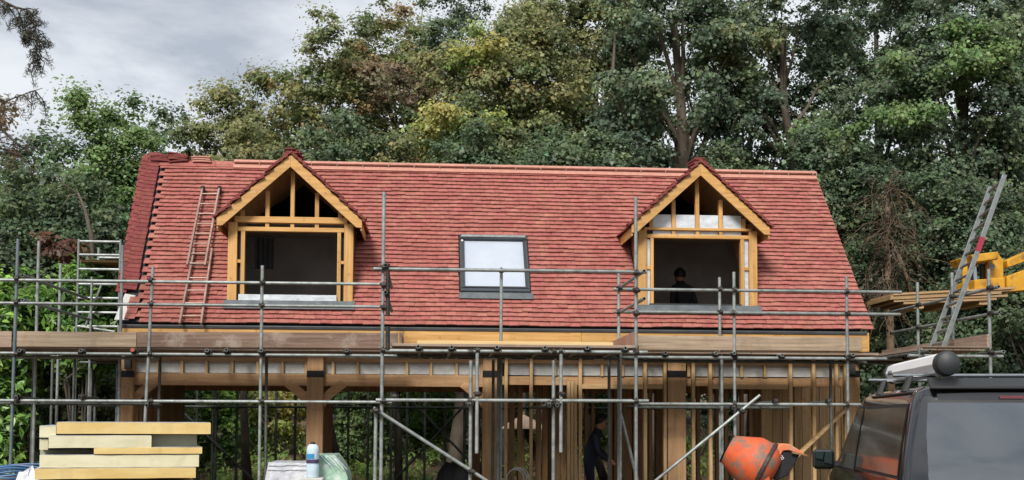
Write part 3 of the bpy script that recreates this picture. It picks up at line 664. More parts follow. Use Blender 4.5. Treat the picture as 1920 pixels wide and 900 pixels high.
for i in range(10): plank('deck_board', xa + crnd.uniform(0, .03), xb - crnd.uniform(0, .03), YL - .05 + i * .27, YL - .05 + i * .27 + .262, zL + crnd.uniform(-.003, .003))
# toe boards
def toe(x0, y0, x1, y1, Y, h0, h1, mat='board_x'):
    a, b = at(x0, y0, Y), at(x1, y1, Y)
    MB().hexa([(a.x, Y, at(x0, h0, Y).z), (b.x, Y, at(x1, h1, Y).z), (b.x, Y + .036, at(x1, h1, Y).z), (a.x, Y + .036, at(x0, h0, Y).z), (a.x, Y, a.z), (b.x, Y, b.z), (b.x, Y + .036, b.z), (a.x, Y + .036, a.z)]).build('toe_board', M[mat], scaf, bevel=.004)
M['board_red'] = mk('reddish_scaffold_board', '#92796a', '#6c5648', (1.0, 26, 26), .88, bump=.004, c3='#b0a294', c3amt=.55, c3scale=2.6, c3lo=.5)
M['board_pale'] = mk('pale_scaffold_board', '#b8a48c', '#94806a', (1.0, 26, 26), .88, bump=.004, c3='#8a7660', c3amt=.55, c3scale=2.6, c3lo=.5)
toe(-80, 621, 22, 621, YF - .0, 651, 651); toe(30, 621, 256, 623, YF + .005, 650, 651, 'board_pale'); toe(257, 622, 746, 624, YF, 651, 653, 'board_red')
toe(1198, 629, 1586, 632, YF, 656, 658, 'board_pale'); toe(1592, 632, 1616, 632, YF, 658, 658, 'board_pale')
a = at(1192, 620, YL + .05); MB().hexa([(a.x - .02, YL + .05, zL + .002), (a.x + .015, YL + .05, zL + .002), (a.x + .015, YF + .3, zL + .002), (a.x - .02, YF + .3, zL + .002), (a.x - .02, YL + .05, zL + .2), (a.x + .015, YL + .05, zL + .2), (a.x + .015, YF + .3, zL + .2), (a.x - .02, YF + .3, zL + .2)]).build('toe_board', M['pink'], scaf, bevel=.004)
a = at(735, 628, YL + .6); MB().mm(a.x + .1, a.x + .135, YL + .7, YF + .1, zL + .002, zL + .2).build('toe_board', M['board_red'], scaf)
# left return deck
xg = at(42, 640, YF).x
for i in range(4): MB().mm(xg + .06 + i * .24, xg + .06 + i * .24 + .23, YF + 1.0, 22.5, zD - .038, zD).build('deck_board', M['board_y'], scaf)
MB().mm(xg - .04, xg, YF + .1, 22.5, zD, zD + .2).build('toe_board', M['board_y'], scaf)
for y in (19.6, 21.4):
    pipe('standard', (xg - .03, y, 0), (xg - .03, y, 4.2), 'galv'); pipe('transom', (xg - .2, y, zD - .07), (XL + .1, y, zD - .07), 'galv_dull'); pipe('transom', (xg - .2, y, 1.9), (XL - .1, y, 1.9), 'galv_dull')
# right return platform
xr0 = at(1640, 613, 19.8).x; zP = zD2
for i in range(4): MB().mm(xr0 - .62 + i * .24, xr0 - .62 + i * .24 + .23, 16.45, 20.4, zP - .038, zP).build('deck_board', M['board_y'], scaf)
MB().mm(xr0 + .36, xr0 + .4, 16.45, 20.4, zP + .002, zP + .2).build('toe_board', M['board_y'], scaf)
MB().mm(xr0 - .62, xr0 + .36, 16.42, 16.455, zP + .002, zP + .02).build('end_batten', M['board_x'], scaf)
for y, mat in ((16.5, 'galv'), (17.7, 'galv'), (19.0, 'galv')):
    t = 4.0 if y > 16.6 else 3.9
    pipe('standard', (xr0 + .43, y, 0), (xr0 + .43, y, t), mat); coupler(Vector((xr0 + .43, y, 3.25))); coupler(Vector((xr0 + .43, y, 3.62))); coupler(Vector((xr0 + .43, y, zP - .06)))
for z in (3.25, 3.62): pipe('guard_rail', (xr0 + .48, 16.3, z), (xr0 + .48, 20.2, z))
pipe('ledger', (xr0 + .48, 16.2, zP - .07), (xr0 + .48, 20.4, zP - .07)); pipe('ledger', (xr0 - .6, 16.2, zP - .07), (xr0 - .6, 20.4, zP - .07), 'galv_dull')
pipe('transom', (xr0 - .8, 16.5, zP - .12), (xr0 + .62, 16.5, zP - .12)); pipe('transom', (xr0 - .8, 18.6, zP - .12), (xr0 + .62, 18.6, zP - .12), 'galv_dull')
pipe('standard', (xr0 - .63, 16.5, 0), (xr0 - .63, 16.5, zP + .0), 'galv_dull'); pipe('standard', (xr0 - .63, 19.2, 0), (xr0 - .63, 19.2, zP + .45), 'galv_dull')
M['pale_plank'] = mk('pale_plank', '#e0c690', '#d0b078', (1.2, 22, 22), .7, bump=.002)
# pale new plank lying on the loading bay
a, b = at(782, 639, YL + .1), at(1150, 642, YL + .1)
tag(MB().mm(a.x, b.x, YL + .1, YL + .3, zL + .006, zL + .05).build('timber_plank', M['pale_plank'], None, bevel=.003), 'pale new timber plank lying on the loading bay deck', 'plank')

# ------------------------------------------------------------------ aluminium tower at the left gable
tw = empty('access_tower', at(180, 620, 21.8)); tag(tw, 'pale aluminium access tower with rungs beside the left gable', 'access tower')
X0, X1 = at(146, 530, 21.6).x, at(214, 530, 21.6).x
for x, y in ((X0, 21.6), (X1 + .1, 21.6), (X0 + .05, 22.7), (X1 + .1, 22.7)): MB().tube((x, y, 0), (x, y, at(146, 448, 21.6).z), .026, 10).build('upright', M['galv'], tw, smooth=True)
for i, py in enumerate((453, 478, 505, 533, 559, 586, 612)):
    z = at(180, py, 21.6).z
    MB().tube((X0, 21.6, z), (X1 + .1, 21.6, z), .024, 8).build('rung', M['galv'], tw, smooth=True)
    if i % 2: MB().tube((X0 + .05, 22.7, z + .1), (X1 + .1, 22.7, z + .1), .024, 8).build('rung', M['galv'], tw, smooth=True)
MB().tube(at(160, 612, 21.5), at(190, 535, 21.5), .022, 8).build('diagonal', M['galv'], tw); MB().mm(X0, X1 + .1, 21.7, 22.6, at(180, 490, 21.6).z, at(180, 486, 21.6).z).build('platform', M['dkwood'], tw)
MB().tube(at(150, 612, 21.45), at(215, 622, 21.45), .022, 8).build('diagonal', M['galv'], tw); MB().tube(at(165, 500, 22.0), at(192, 520, 22.0), .022, 8).build('diagonal', M['galv'], tw)

# ------------------------------------------------------------------ ladders
def ladder(name, label, a0, a1, b0, b1, n, mat, w=.045, h=.07, nrm=(0, -1, 0), rr=.016):
    t = empty(name, a0); tag(t, label, 'ladder')
    for p, q in ((a0, a1), (b0, b1)): MB().bar(p, q, w, h, up=nrm).build('rail', M[mat], t, bevel=.006)
    for i in range(n):
        f = (i + .6) / n; MB().tube(Vector(a0).lerp(a1, f), Vector(b0).lerp(b1, f), rr, 8).build('rung', M[mat], t, smooth=True)
    return t
def rr_(px, py, h): u, s = roof_uv(px, py); return rp(u, s, h)
t = ladder('roof_ladder', 'weathered two section ladder lying up the roof beside the left dormer', rr_(339, 617, .12), rr_(366, 475, .1), rr_(379, 617, .12), rr_(399, 475, .1), 6, 'rustlad', .035, .06, RN, .013)
for (x0, y0, x1, y1) in ((354, 512, 382, 363), (387, 512, 413, 363)): MB().bar(rr_(x0, y0, .17), rr_(x1, y1, .13), .035, .06, up=RN).build('upper_rail', M['rustlad'], t, bevel=.005)
for i in range(8):
    f = i / 8 + .04; MB().tube(rr_(354 + 28 * f, 512 - 149 * f, .15), rr_(387 + 26 * f, 512 - 149 * f, .15), .013, 8).build('rung', M['rustlad'], t, smooth=True)
for x in (382, 413): MB().tube(rr_(x - 3, 364, .1), rr_(x + 3, 364, .1), .07, 14).build('roof_wheel', M['rubber'], t)
m = MB(); m.prism([rr_(372, 500, .07), rr_(390, 500, .07), rr_(405, 395, .07), rr_(388, 395, .07)], RN * .01)
LX = xr0 + .1
a0 = Vector((at(1767, 655, 17.3).x, 17.3, zP + .01)); top = at(1884, 327, 17.3)
t = ladder('extension_ladder', 'tall aluminium ladder leaning on the right scaffold platform', a0, top, a0 + Vector((0, .46, 0)), Vector((top.x, 17.76, top.z - .1)), 13, 'alu', .03, .075, (1, 0, 0), .022)
M['redtape'] = mk('red_tape', '#a8324a', '#942a40', (9, 9, 9), .5)
f0, f1 = .56, .64; MB().bar(a0.lerp(top, f0) + Vector((0, -.002, 0)), a0.lerp(top, f1) + Vector((0, -.002, 0)), .034, .079, up=(1, 0, 0)).build('red_sticker', M['redtape'], t)

# ------------------------------------------------------------------ telehandler and its load
TY = 20.6
th = empty('telehandler', (14.2, TY, 0)); tag(th, 'yellow telehandler with its boom raised beside the right gable', 'telehandler')
P = lambda px, py, y=TY: at(px, py, y)
def slab(name, pts, y0, y1, mat='yellow', bv=.012, parent=None):
    q = [at(px, py, (y0 + y1) / 2) for px, py in pts]
    return MB().prism([(p.x, y0, p.z) for p in q], (0, y1 - y0, 0)).build(name, M[mat], parent or th, bevel=bv)
slab('carriage', [(1800, 484), (1850, 478), (1850, 492), (1806, 498)], TY - .45, TY + .45)
slab('carriage_plate', [(1850, 476), (1868, 474), (1880, 488), (1880, 548), (1862, 549), (1856, 530), (1848, 520)], TY - .12, TY - .04); slab('carriage_plate', [(1850, 476), (1868, 474), (1880, 488), (1880, 548), (1862, 549), (1856, 530)], TY + .04, TY + .12)
for y in (TY - .42, TY + .36): slab('carriage_upright', [(1802, 484), (1812, 482), (1816, 552), (1806, 552)], y, y + .07); slab('fork', [(1690, 559), (1858, 549), (1858, 556), (1690, 564)], y, y + .11, 'steel_black', .004)
slab('carriage_crossbar', [(1806, 530), (1862, 526), (1862, 545), (1806, 548)], TY - .45, TY + .45)
slab('boom_head', [(1880, 520), (1935, 500), (1960, 520), (1935, 545), (1880, 549)], TY - .16, TY + .16)
slab('boom_head_arm', [(1880, 490), (1945, 462), (2000, 470), (2000, 490), (1950, 480), (1882, 504)], TY - .16, TY + .16)
slab('boom', [(1930, 474), (2420, 600), (2420, 660), (1925, 546)], TY - .17, TY + .17)
for px, py in ((1864, 478), (1868, 540), (1860, 500)): MB().tube(P(px, py, TY - .16), P(px, py, TY + .16) + Vector((0, 0, 0)), .055, 14).build('pin', M['alu'], th, smooth=True)
slab('cylinder', [(1838, 495), (1846, 495), (1846, 545), (1838, 545)], TY - .04, TY + .04, 'dkgrey'); slab('pipework', [(1822, 500), (1830, 498), (1834, 540), (1826, 542)], TY - .2, TY - .14, 'chrome')
mx, sc_ = at(2420, 640, TY).x, 1
MB().mm(mx - 2.6, mx + .8, TY - .8, TY + .8, .7, 1.6).build('chassis', M['yellow'], th, bevel=.05)
MB().prism([(mx - 1.2, TY + .25, 1.6), (mx + .2, TY + .25, 1.6), (mx + .1, TY + .25, 2.6), (mx - .9, TY + .25, 2.6)], (0, .6, 0)).build('cab', M['glass_dark'], th, bevel=.04)
for x in (mx - 2.1, mx + .3):
    for y in (TY - .95, TY + .65):
        w = MB().lathe([(.3, 0), (.52, .0), (.6, .05), (.6, .25), (.52, .3), (.3, .3)], Matrix.Translation((x, y, .6)) @ Matrix.Rotation(-math.pi / 2, 4, 'X'), 24).build('wheel', M['rubber'], th, smooth=True)
        MB().tube((x, y + .05, .6), (x, y + .26, .6), .31, 20).build('rim', M['yellow'], w)
ld = empty('timber_load', P(1750, 575)); tag(ld, 'stack of plywood sheets on battens carried on the telehandler forks', 'timber stack')
lr = random.Random(3)
for i, (x0, y0, x1, y1) in enumerate(((1652, 558, 1876, 546), (1648, 562, 1868, 550), (1646, 566, 1850, 555), (1654, 570, 1862, 560), (1672, 574, 1842, 566))):
    a, b = P(x0, y0), P(x1, y1); yy = lr.uniform(-.04, .04); z = a.z * .6 + b.z * .4
    MB().hexa([(a.x, TY - .55 + yy, a.z - .018), (b.x, TY - .55 + yy, b.z - .018), (b.x, TY + .55 + yy, b.z - .018), (a.x, TY + .55 + yy, a.z - .018), (a.x, TY - .55 + yy, a.z + .018), (b.x, TY - .55 + yy, b.z + .018), (b.x, TY + .55 + yy, b.z + .018), (a.x, TY + .55 + yy, a.z + .018)]).build('sheet', M['ply'], ld)
for x, y in ((1700, 578), (1760, 575), (1822, 571)):
    a = P(x, y); MB().mm(a.x - .1, a.x + .1, TY - .5, TY + .5, a.z - .05, a.z + .05).build('batten', M['soft_y'], ld)

# ------------------------------------------------------------------ foreground: insulation boards
IY = 9.2
IA = R_(13); IU = Vector((math.cos(IA), math.sin(IA), 0)); IV = Vector((-math.sin(IA), math.cos(IA), 0))
I0 = at(74, 850, IY)                        # front left corner of the stack; its long side turns away to the right
def on_front(px, py, back=0):
    return on_plane(px, py, Vector((I0.x, IY, 0)) + IV * back, -IV)
def iboard(label, x0, x1, yt0, yt1, yb0, yb1, mat, dy=0, depth=1.15):
    a, b = on_front(x0, (yt0 + yb0) / 2, dy), on_front(x1, (yt1 + yb1) / 2, dy)
    zt = (on_front(x0, yt0, dy).z + on_front(x1, yt1, dy).z) / 2; zb = (on_front(x0, yb0, dy).z + on_front(x1, yb1, dy).z) / 2
    r = random.Random(int(x0 * 7 + yt0)); q = [Vector((p.x, p.y, 0)) for p in (a, b, b + IV * depth, a + IV * depth)]; n = max(2, int((b - a).length / .09))
    fr = [q[0].lerp(q[1], i / n) - IV * (r.uniform(-.004, .004) if 0 < i < n else 0) for i in range(n + 1)]; ring = fr + [q[2], q[3]]
    tl = lambda i: r.uniform(-.0025, .0025)
    m = MB(); k = len(ring); bot = [p + Vector((0, 0, zb + abs(tl(0)))) for p in ring]; top = [p + Vector((0, 0, zt - abs(tl(0)))) for p in ring]
    m.add(bot + top, [tuple(range(k))[::-1], tuple(k + i for i in range(k))] + [(i, (i + 1) % k, k + (i + 1) % k, k + i) for i in range(k)])
    o = m.build('insulation_board', M[mat], None)
    c = [p + Vector((0, 0, zt + .0004)) for p in (q[0] + IV * .006 + IU * .006, q[1] + IV * .006 - IU * .006, q[2] - IV * .006 - IU * .006, q[3] - IV * .006 + IU * .006)]
    MB().prism(c, (0, 0, .002)).build('facing', M['foil'], o)
    tag(o, label, 'insulation board', 'insulation boards in the foreground stack')
iboard('yellow edged insulation board on top of the stack, overhanging right', 106, 395, 794.5, 790, 815.5, 812, 'pir_y')
iboard('short cream insulation board beside the topmost yellow one', 74, 105, 799, 798, 821, 820, 'pir_c', .03)
iboard('cream insulation board second from the top of the stack', 91, 284, 818, 815.5, 842, 838, 'pir_c')
iboard('short cream insulation board at the left of the second layer', 74, 90, 824, 823, 844, 843, 'pir_c', .05)
iboard('shadowed set back insulation board at the right of the second layer', 285, 369, 815.5, 814.5, 837.5, 836.5, 'pir_shade', .12)
iboard('thin orange edged insulation board in the middle of the stack', 176, 379, 841, 836.5, 853, 849.5, 'pir_y')
iboard('shadowed set back insulation board in the gap at the stack left', 75, 174, 845, 842, 854, 853, 'pir_shade', .28)
iboard('wide grey cream insulation board above the lowest yellow board', 74, 373, 855.5, 850.5, 879, 873.5, 'pir_c', .01)
iboard('lowest yellow insulation board at the bottom of the stack', 65, 367, 880.5, 874.5, 898.5, 896.5, 'pir_y')
z = min(on_front(68, 898.5).z, on_front(367, 898).z); a, b = on_front(70, 899), on_front(366, 899)
pk = MB().prism([Vector((p.x, p.y, .14)) for p in (a + IV * .02, b + IV * .02, b + IV * 1.15, a + IV * 1.15)], (0, 0, z - .02 - .14)).build('insulation_pack', M['pir_y'], None, bevel=.01)
tag(pk, 'full pack of yellow insulation under the loose board stack', 'insulation pack')
for f in (.05, .5, .95):
    p = a.lerp(b, f); p.z = .07; MB().bar(p, p + IV * 1.15, .1, .139).build('bearer', M['soft_y'], pk)
# crumpled white sack at the stack's left foot
def lump(name, c, r, mat, seed, n=14, label=None, cat=None):
    rd = random.Random(seed); m = MB(); prof = []
    vs = []; fs = []
    for i in range(n + 1):
        t = math.pi * i / n
        for j in range(n * 2):
            a = math.pi * j / n; k = 1 + .12 * math.sin(3 * a + seed) * math.sin(2 * t) + rd.uniform(-.06, .06)
            vs.append((c[0] + r[0] * k * math.sin(t) * math.cos(a), c[1] + r[1] * k * math.sin(t) * math.sin(a), c[2] + r[2] * k * math.cos(t)))
    N = 2 * n
    for i in range(n):
        for j in range(N): fs.append((i * N + j, i * N + (j + 1) % N, (i + 1) * N + (j + 1) % N, (i + 1) * N + j))
    m.add(vs, fs); o = m.build(name, M[mat], None, smooth='all'); return tag(o, label, cat)
b = at(55, 893, IY + .4); lump('rubble_sack', (b.x, IY + .4, b.z - .75), (.16, .2, .78), 'wrap_w', 3, label='crumpled white sack leaning at the insulation stack foot', cat='sack')
# blue pipes, far left
bp = empty('blue_pipe_coil', at(30, 888, 15.5)); tag(bp, 'loose coil of blue water pipe on a heap at lower left', 'pipe coil')
for i in range(6):
    q = []; r = random.Random(i)
    for j in range(25):
        a = 2 * math.pi * j / 24; c = at(25, 886, 15.5); q.append((c.x + math.cos(a) * (.42 + .03 * i), 15.5 + .5 * math.sin(a), c.z + .02 * i - .04 + .03 * math.sin(2 * a + i)))
    MB().path(q, .013, 6).build('pipe_turn', M['pipe_blue'], bp, smooth=True)
c = at(25, 893, 15.5); lump('earth_heap', (c.x, 15.6, -.05), (.9, .9, c.z + .02), 'ground', 8, label='heap of bare earth under the blue pipe at lower left', cat='earth heap')

# wrapped pallets and bottle
PY_ = 11.2
def wrapped(name, label, pts_top, pts_bot, mat, depth, seed, sag=.02):
    # a pack under stretch film: grid loft between a top and a base outline, with film folds
    rd = random.Random(seed); (ax, ay), (bx, by) = pts_top; (cx, cy), (dx, dy) = pts_bot
    A, B, C, D = at(ax, ay, PY_), at(bx, by, PY_), at(cx, cy, PY_), at(dx, dy, PY_); n = 9; rows = 12
    per = lambda x0, x1, y0, y1: [(x0 + (x1 - x0) * i / n, y0) for i in range(n)] + [(x1, y0 + (y1 - y0) * i / n) for i in range(n)] + [(x1 - (x1 - x0) * i / n, y1) for i in range(n)] + [(x0, y1 - (y1 - y0) * i / n) for i in range(n)]
    vs = []; k = 4 * n; zt = (A.z + B.z) / 2; zb = .12
    for r in range(rows + 1):
        f = r / rows; z = zt + (zb - zt) * f; g = min(1, (zt - z) / max(.05, zt - C.z)); x0 = A.x + (C.x - A.x) * g; x1 = B.x + (D.x - B.x) * g
        for i, (x, y) in enumerate(per(x0, x1, PY_, PY_ + depth)):
            vs.append((x + rd.uniform(-.005, .005), y + rd.uniform(-.005, .005), z + (0 if r == rows else (A.z + (B.z - A.z) * ((x - A.x) / (B.x - A.x)) - zt) * (1 - f)) + rd.uniform(-.003, .003)))
    fs = [(r * k + i, r * k + (i + 1) % k, (r + 1) * k + (i + 1) % k, (r + 1) * k + i) for r in range(rows) for i in range(k)]
    vs.append(((A.x + B.x) / 2, PY_ + depth / 2, zt + .003)); c = len(vs) - 1; fs += [(i, (i + 1) % k, c) for i in range(k)]
    o = MB().add(vs, fs).build(name, M[mat], None, smooth=True); tag(o, label, 'wrapped pallet')
    MB().mm(min(C.x, A.x) - .02, max(D.x, B.x) + .02, PY_ - .02, PY_ + depth + .02, .0, .118).build('pallet', M['soft_x'], o)
    return o
w1 = wrapped('wrapped_pallet', 'white film wrapped pack in front of the scaffold, left of the bottle', ((504, 867), (577, 868)), ((496, 900), (583, 900)), 'wrap_w', .6, 1)
w2 = wrapped('wrapped_pallet', 'pale green film wrapped pack right of the bottle', ((590, 853), (628, 853)), ((580, 885), (652, 885)), 'wrap_g', .6, 2)
for i in range(5):
    a, b = at(598 + i * 7, 853.5, PY_ - .012), at(621 + i * 7.5, 876 + i, PY_ - .035); MB().bar(a, b, .006, .004).build('film_fold', M['pipe_blue'] if i < 2 else M['wrap_w'], w2)
for i in range(2):
    z0 = at(540, 871 + i * 8, PY_).z; MB().bar(at(502 - i, 872 + i * 8, PY_ - .012), at(579, 871 + i * 9, PY_ - .014), .004, .006).build('film_fold', M['wrap_w'], w1)
bt = at(586, 895, PY_ - .12); top = at(586, 828, PY_ - .12); H = top.z - bt.z
pl = MB().mm(bt.x - .1, bt.x + .1, PY_ - .22, PY_ - .02, 0, bt.z - .002).build('carton', M['white'], None, bevel=.004); tag(pl, 'narrow white carton under the water bottle', 'carton')
r = .06; T = Matrix.Translation(bt)
bo = MB().lathe([(0, 0), (r * .9, 0), (r, .02 * 1), (r, H * .35), (r * .94, H * .38), (r, H * .41), (r, H * .74), (r * .97, H * .80), (r * .86, H * .87), (r * .58, H * .925), (r * .3, H * .93), (r * .3, H * .94)], T, 20).build('water_bottle', M['bottle'], None, smooth=True)
tag(bo, 'large clear water bottle with blue and purple label', 'bottle')
MB().lathe([(r * 1.015, H * .40), (r * 1.02, H * .405), (r * 1.02, H * .5), (r * 1.015, H * .505)], T, 20).build('purple_band', M['purple'], bo, smooth=True)
MB().lathe([(r * 1.012, H * .52), (r * 1.012, H * .66)], T, 14, math.pi * 1.05, math.pi * 1.6).build('blue_label', M['blue_lbl'], bo, smooth=True)
MB().lathe([(0, H * .99), (r * .36, H * .99), (r * .38, H * .94), (r * .36, H * .93)], T, 16).build('cap', M['dkgrey'], bo, smooth=True)

# ------------------------------------------------------------------ cement mixer
MY = 15.3
mxr = empty('cement_mixer', (at(1410, 860, MY).x, MY, 0)); tag(mxr, 'worn orange cement mixer with a tilted drum by the stud wall', 'cement mixer')
c0, c1 = at(1363, 841, MY), at(1434, 881, MY); ax = (c1 - c0).normalized(); ax = (ax + Vector((0, -.30, 0))).normalized()
zx, zy, zz = frame(ax); T = Matrix.Translation(c0) @ Matrix((zx, zz, ax)).transposed().to_4x4()
Ld = (c1 - c0).length
drum = MB().lathe([(.165, .015), (.185, 0), (.195, .01), (.30, Ld * .42), (.335, Ld * .55), (.345, Ld * .62), (.345, Ld * .9), (.31, Ld * 1.05), (.2, Ld * 1.2), (0, Ld * 1.22)], T, 32).build('drum', M['orange'], mxr, smooth=True)
MB().lathe([(.196, -.008), (.205, 0), (.2, .014), (.185, .004), (.18, -.006), (.196, -.008)], T, 28).build('mouth_rim', M['steel_black'], drum, smooth=True)
MB().lathe([(.165, .01), (.16, .1), (.28, Ld * .45), (.3, Ld), (0, Ld * 1.1)], T, 24).build('drum_inside', M['dkgrey'], drum, smooth=True)
MB().lathe([(.347, Ld * .88), (.365, Ld * .89), (.365, Ld * .96), (.347, Ld * .97)], T, 40).build('gear_ring', M['coupler'], drum)
# sticker with lettering, wrapped on the drum
def text(body, size, mat, parent, T, name='lettering', ex=.001):
    cu = bpy.data.curves.new(name, 'FONT'); cu.body = body; cu.size = size; cu.extrude = ex; cu.align_x = 'CENTER'; cu.align_y = 'CENTER'
    o = bpy.data.objects.new(name, cu); COL.objects.link(o); dg = bpy.context.evaluated_depsgraph_get(); me = bpy.data.meshes.new_from_object(o.evaluated_get(dg))
    bpy.data.objects.remove(o); me.materials.clear(); return link(name, me, mat, parent, T)
p = at(1407, 866, MY - .37); p.y = MY - .335
stick = Matrix.Translation(p) @ Matrix.Rotation(R_(58), 4, 'Y').inverted() @ Matrix.Rotation(R_(90), 4, 'X')
st = MB().box((0, 0, 0), (.25, .05, .004)).mesh('sticker'); st = link('sticker', st, M['steel_black'], drum, stick @ Matrix.Rotation(0, 4, 'Z'))
text('BELLE', .05, M['white'], drum, stick @ Matrix.Translation((0, 0, .003)))
# motor hood
slab('motor_hood', [(1446, 846), (1450, 836), (1460, 831), (1472, 832), (1500, 849), (1499, 853), (1470, 844), (1460, 845), (1452, 860), (1436, 886), (1428, 886)], MY - .3, MY + .1, 'orange_pale', .012, mxr)
hd = slab('motor_cover', [(1461, 846), (1470, 845), (1492, 852), (1470, 890), (1448, 900), (1436, 890)], MY - .27, MY + .08, 'black', .01, mxr)
p = at(1467, 858, MY - .29); p.y = MY - .274
text('B', .085, M['wrap_w'], hd, Matrix.Translation(p) @ Matrix.Rotation(R_(25), 4, 'Y').inverted() @ Matrix.Rotation(R_(90), 4, 'X'))
slab('tilt_handle', [(1485, 846), (1514, 853), (1514, 855), (1485, 850)], MY - .33, MY - .30, 'dkwood', 0, mxr)
slab('yoke', [(1428, 886), (1440, 880), (1446, 925), (1420, 925)], MY - .42, MY - .36, 'orange', .006, mxr)
fp = at(1432, 905, MY)
for sx_ in (-1, 1):
    for sy_ in (-1, 1): MB().tube((fp.x + sx_ * .06, MY + sy_ * .3, fp.z + .02), (fp.x + sx_ * .42, MY + sy_ * .36, .03), .025, 10).build('leg', M['orange'], mxr, smooth=True)
MB().tube((fp.x, MY - .4, fp.z), (fp.x, MY + .4, fp.z), .03, 10).build('axle', M['coupler'], mxr)
for sy_ in (-.42, .36):
    MB().lathe([(.05, 0), (.15, 0), (.16, .02), (.15, .06), (.05, .06)], Matrix.Translation((fp.x + .42, MY + sy_, .16)) @ Matrix.Rotation(-math.pi / 2, 4, 'X'), 18).build('wheel', M['rubber'], mxr, smooth=True)

# ------------------------------------------------------------------ van
VY = 10.0
v0 = at(1722, 745, VY)                      # rear left roof corner
VROT = Matrix.Rotation(-R_(11.0), 4, 'Z')
HWT = .80                                   # half width at the roof edge
VM = Matrix.Translation((v0.x, VY, 0)) @ VROT @ Matrix.Translation((HWT, 0, 0)) @ Matrix.Diagonal((1, 1, 1.043, 1))
van = empty('van'); van.matrix_world = VM; WORLD[van.name] = VM
tag(van, 'dark grey van with roof bars parked in the right foreground', 'van')
VH, VL = 1.93, 4.85
def hwid(z):                                # half width by height, with tumblehome
    P_ = [(.28, .86), (.5, .93), (.8, .955), (1.1, .945), (1.3, .915), (1.55, .868), (1.75, .825), (1.84, .785), (1.89, .71), (1.92, .55), (1.93, .0)]
    for (a, b), (c, d) in zip(P_[:-1], P_[1:]):
        if z <= c: return b + (d - b) * (z - a) / (c - a) if z >= a else b
    return 0
def ysec(y):                                # (roof height, narrowing, rear/front rake) along the van
    top = VH
    if y > 3.1: top = VH - .04 - (y - 3.1) * .0
    return top
ZS = [.28, .4, .5, .65, .8, .95, 1.1, 1.2, 1.3, 1.42, 1.55, 1.65, 1.75, 1.80, 1.84, 1.87, 1.89, 1.908, 1.92, 1.927]
def rear_y(z): return .0 if z < 1.0 else (.0 + .13 * ((z - 1.0) / .9) ** 1.6)
def front_y(z):
    if z < 1.0: return VL - .05 * (z - .5) ** 2
    if z < 1.18: return VL - .1 - (z - 1.0) * 4.2
    return VL - .86 - (z - 1.18) * 1.25
def vpt(t, z, side, off=0):                 # t 0..1 along the van at height z
    y0, y1 = rear_y(z), front_y(z); y = y0 + (y1 - y0) * t
    w = hwid(z)
    dr_ = (y - y0); rr = .13
    if dr_ < rr: w -= .07 * (1 - dr_ / rr) ** 2 + .0
    df = (y1 - y); 
    if df < .5: w -= .12 * (1 - df / .5) ** 2
    zz_ = z - .05 * max(0, (y - 3.0) / 1.0) * (1 if z > 1.6 else 0) * .8
    return Vector((side * (w + off), y, zz_))
ts = [0, .006, .013, .02, .03, .06, .12, .2, .3, .4, .5, .6, .7, .78, .84, .9, .94, .97, .985, 1]
m = MB(); nz_, nt_ = len(ZS), len(ts); vs = []
for t in ts:
    for z in ZS: vs.append(vpt(t, z, -1))
    for z in ZS[::-1]: vs.append(vpt(t, z, 1))
K = 2 * nz_; fs = [(a * K + i, a * K + i + 1, (a + 1) * K + i + 1, (a + 1) * K + i) for a in range(nt_ - 1) for i in range(K - 1)]
fs += [(a * K + K - 1, a * K, (a + 1) * K, (a + 1) * K + K - 1) for a in range(nt_ - 1)]
for base in (0, (nt_ - 1) * K):
    for i in range(nz_ - 1): fs.append((base + i, base + i + 1, base + K - 2 - i, base + K - 1 - i))
m.add(vs, fs); me = m.mesh('body', smooth='all'); me.materials.append(M['paint']); me.set_sharp_from_angle(angle=R_(55))
body = link('body', me, None, van, VM)
def vpart(mb_, name, mat, parent=None, smooth=False, bevel=0):
    me = mb_.mesh(name, smooth, bevel); me.materials.append(M[mat]); return link(name, me, None, parent or van, VM)
def side_patch(y0f, y1f, z0, z1, side, off, nn=10, rnd_=.0):
    # window: bounds given as functions of f in 0..1 up the glass
    m = MB(); vs = []
    for i in range(nn + 1):
        f = i / nn; z = z0 + (z1 - z0) * f; a, b = y0f(f), y1f(f)
        for j in range(nn + 1):
            y = a + (b - a) * j / nn; t = (y - rear_y(z)) / (front_y(z) - rear_y(z)); vs.append(vpt(t, z, side, off))
    fs = [(i * (nn + 1) + j, i * (nn + 1) + j + 1, (i + 1) * (nn + 1) + j + 1, (i + 1) * (nn + 1) + j) for i in range(nn) for j in range(nn)]
    return m.add(vs, fs)
for sd_ in (-1, 1):
    g = lambda a, b, s0, s1: (lambda f: a + s0 * f, lambda f: b - s1 * f)
    for (a, b, s0, s1, z0, z1) in ((.22, 2.35, .06, .0, 1.13, 1.72), (2.5, 3.78, 0, .5, 1.1, 1.73)):
        A_, B_ = g(a - .035, b + .035, s0, s1); vpart(side_patch(A_, B_, z0 - .03, z1 + .03, sd_, .004), 'window_seal', 'black', smooth='all')
        A_, B_ = g(a, b, s0, s1); vpart(side_patch(A_, B_, z0, z1, sd_, .008), 'side_window', 'glass_side', smooth='all')
    vpart(side_patch(lambda f: .05, lambda f: 3.9, 1.055, 1.075, sd_, .006, 6), 'waist_trim', 'chrome')
    vpart(side_patch(lambda f: 1.67, lambda f: 1.685, .45, 1.80, sd_, .003, 8), 'door_seam', 'black')
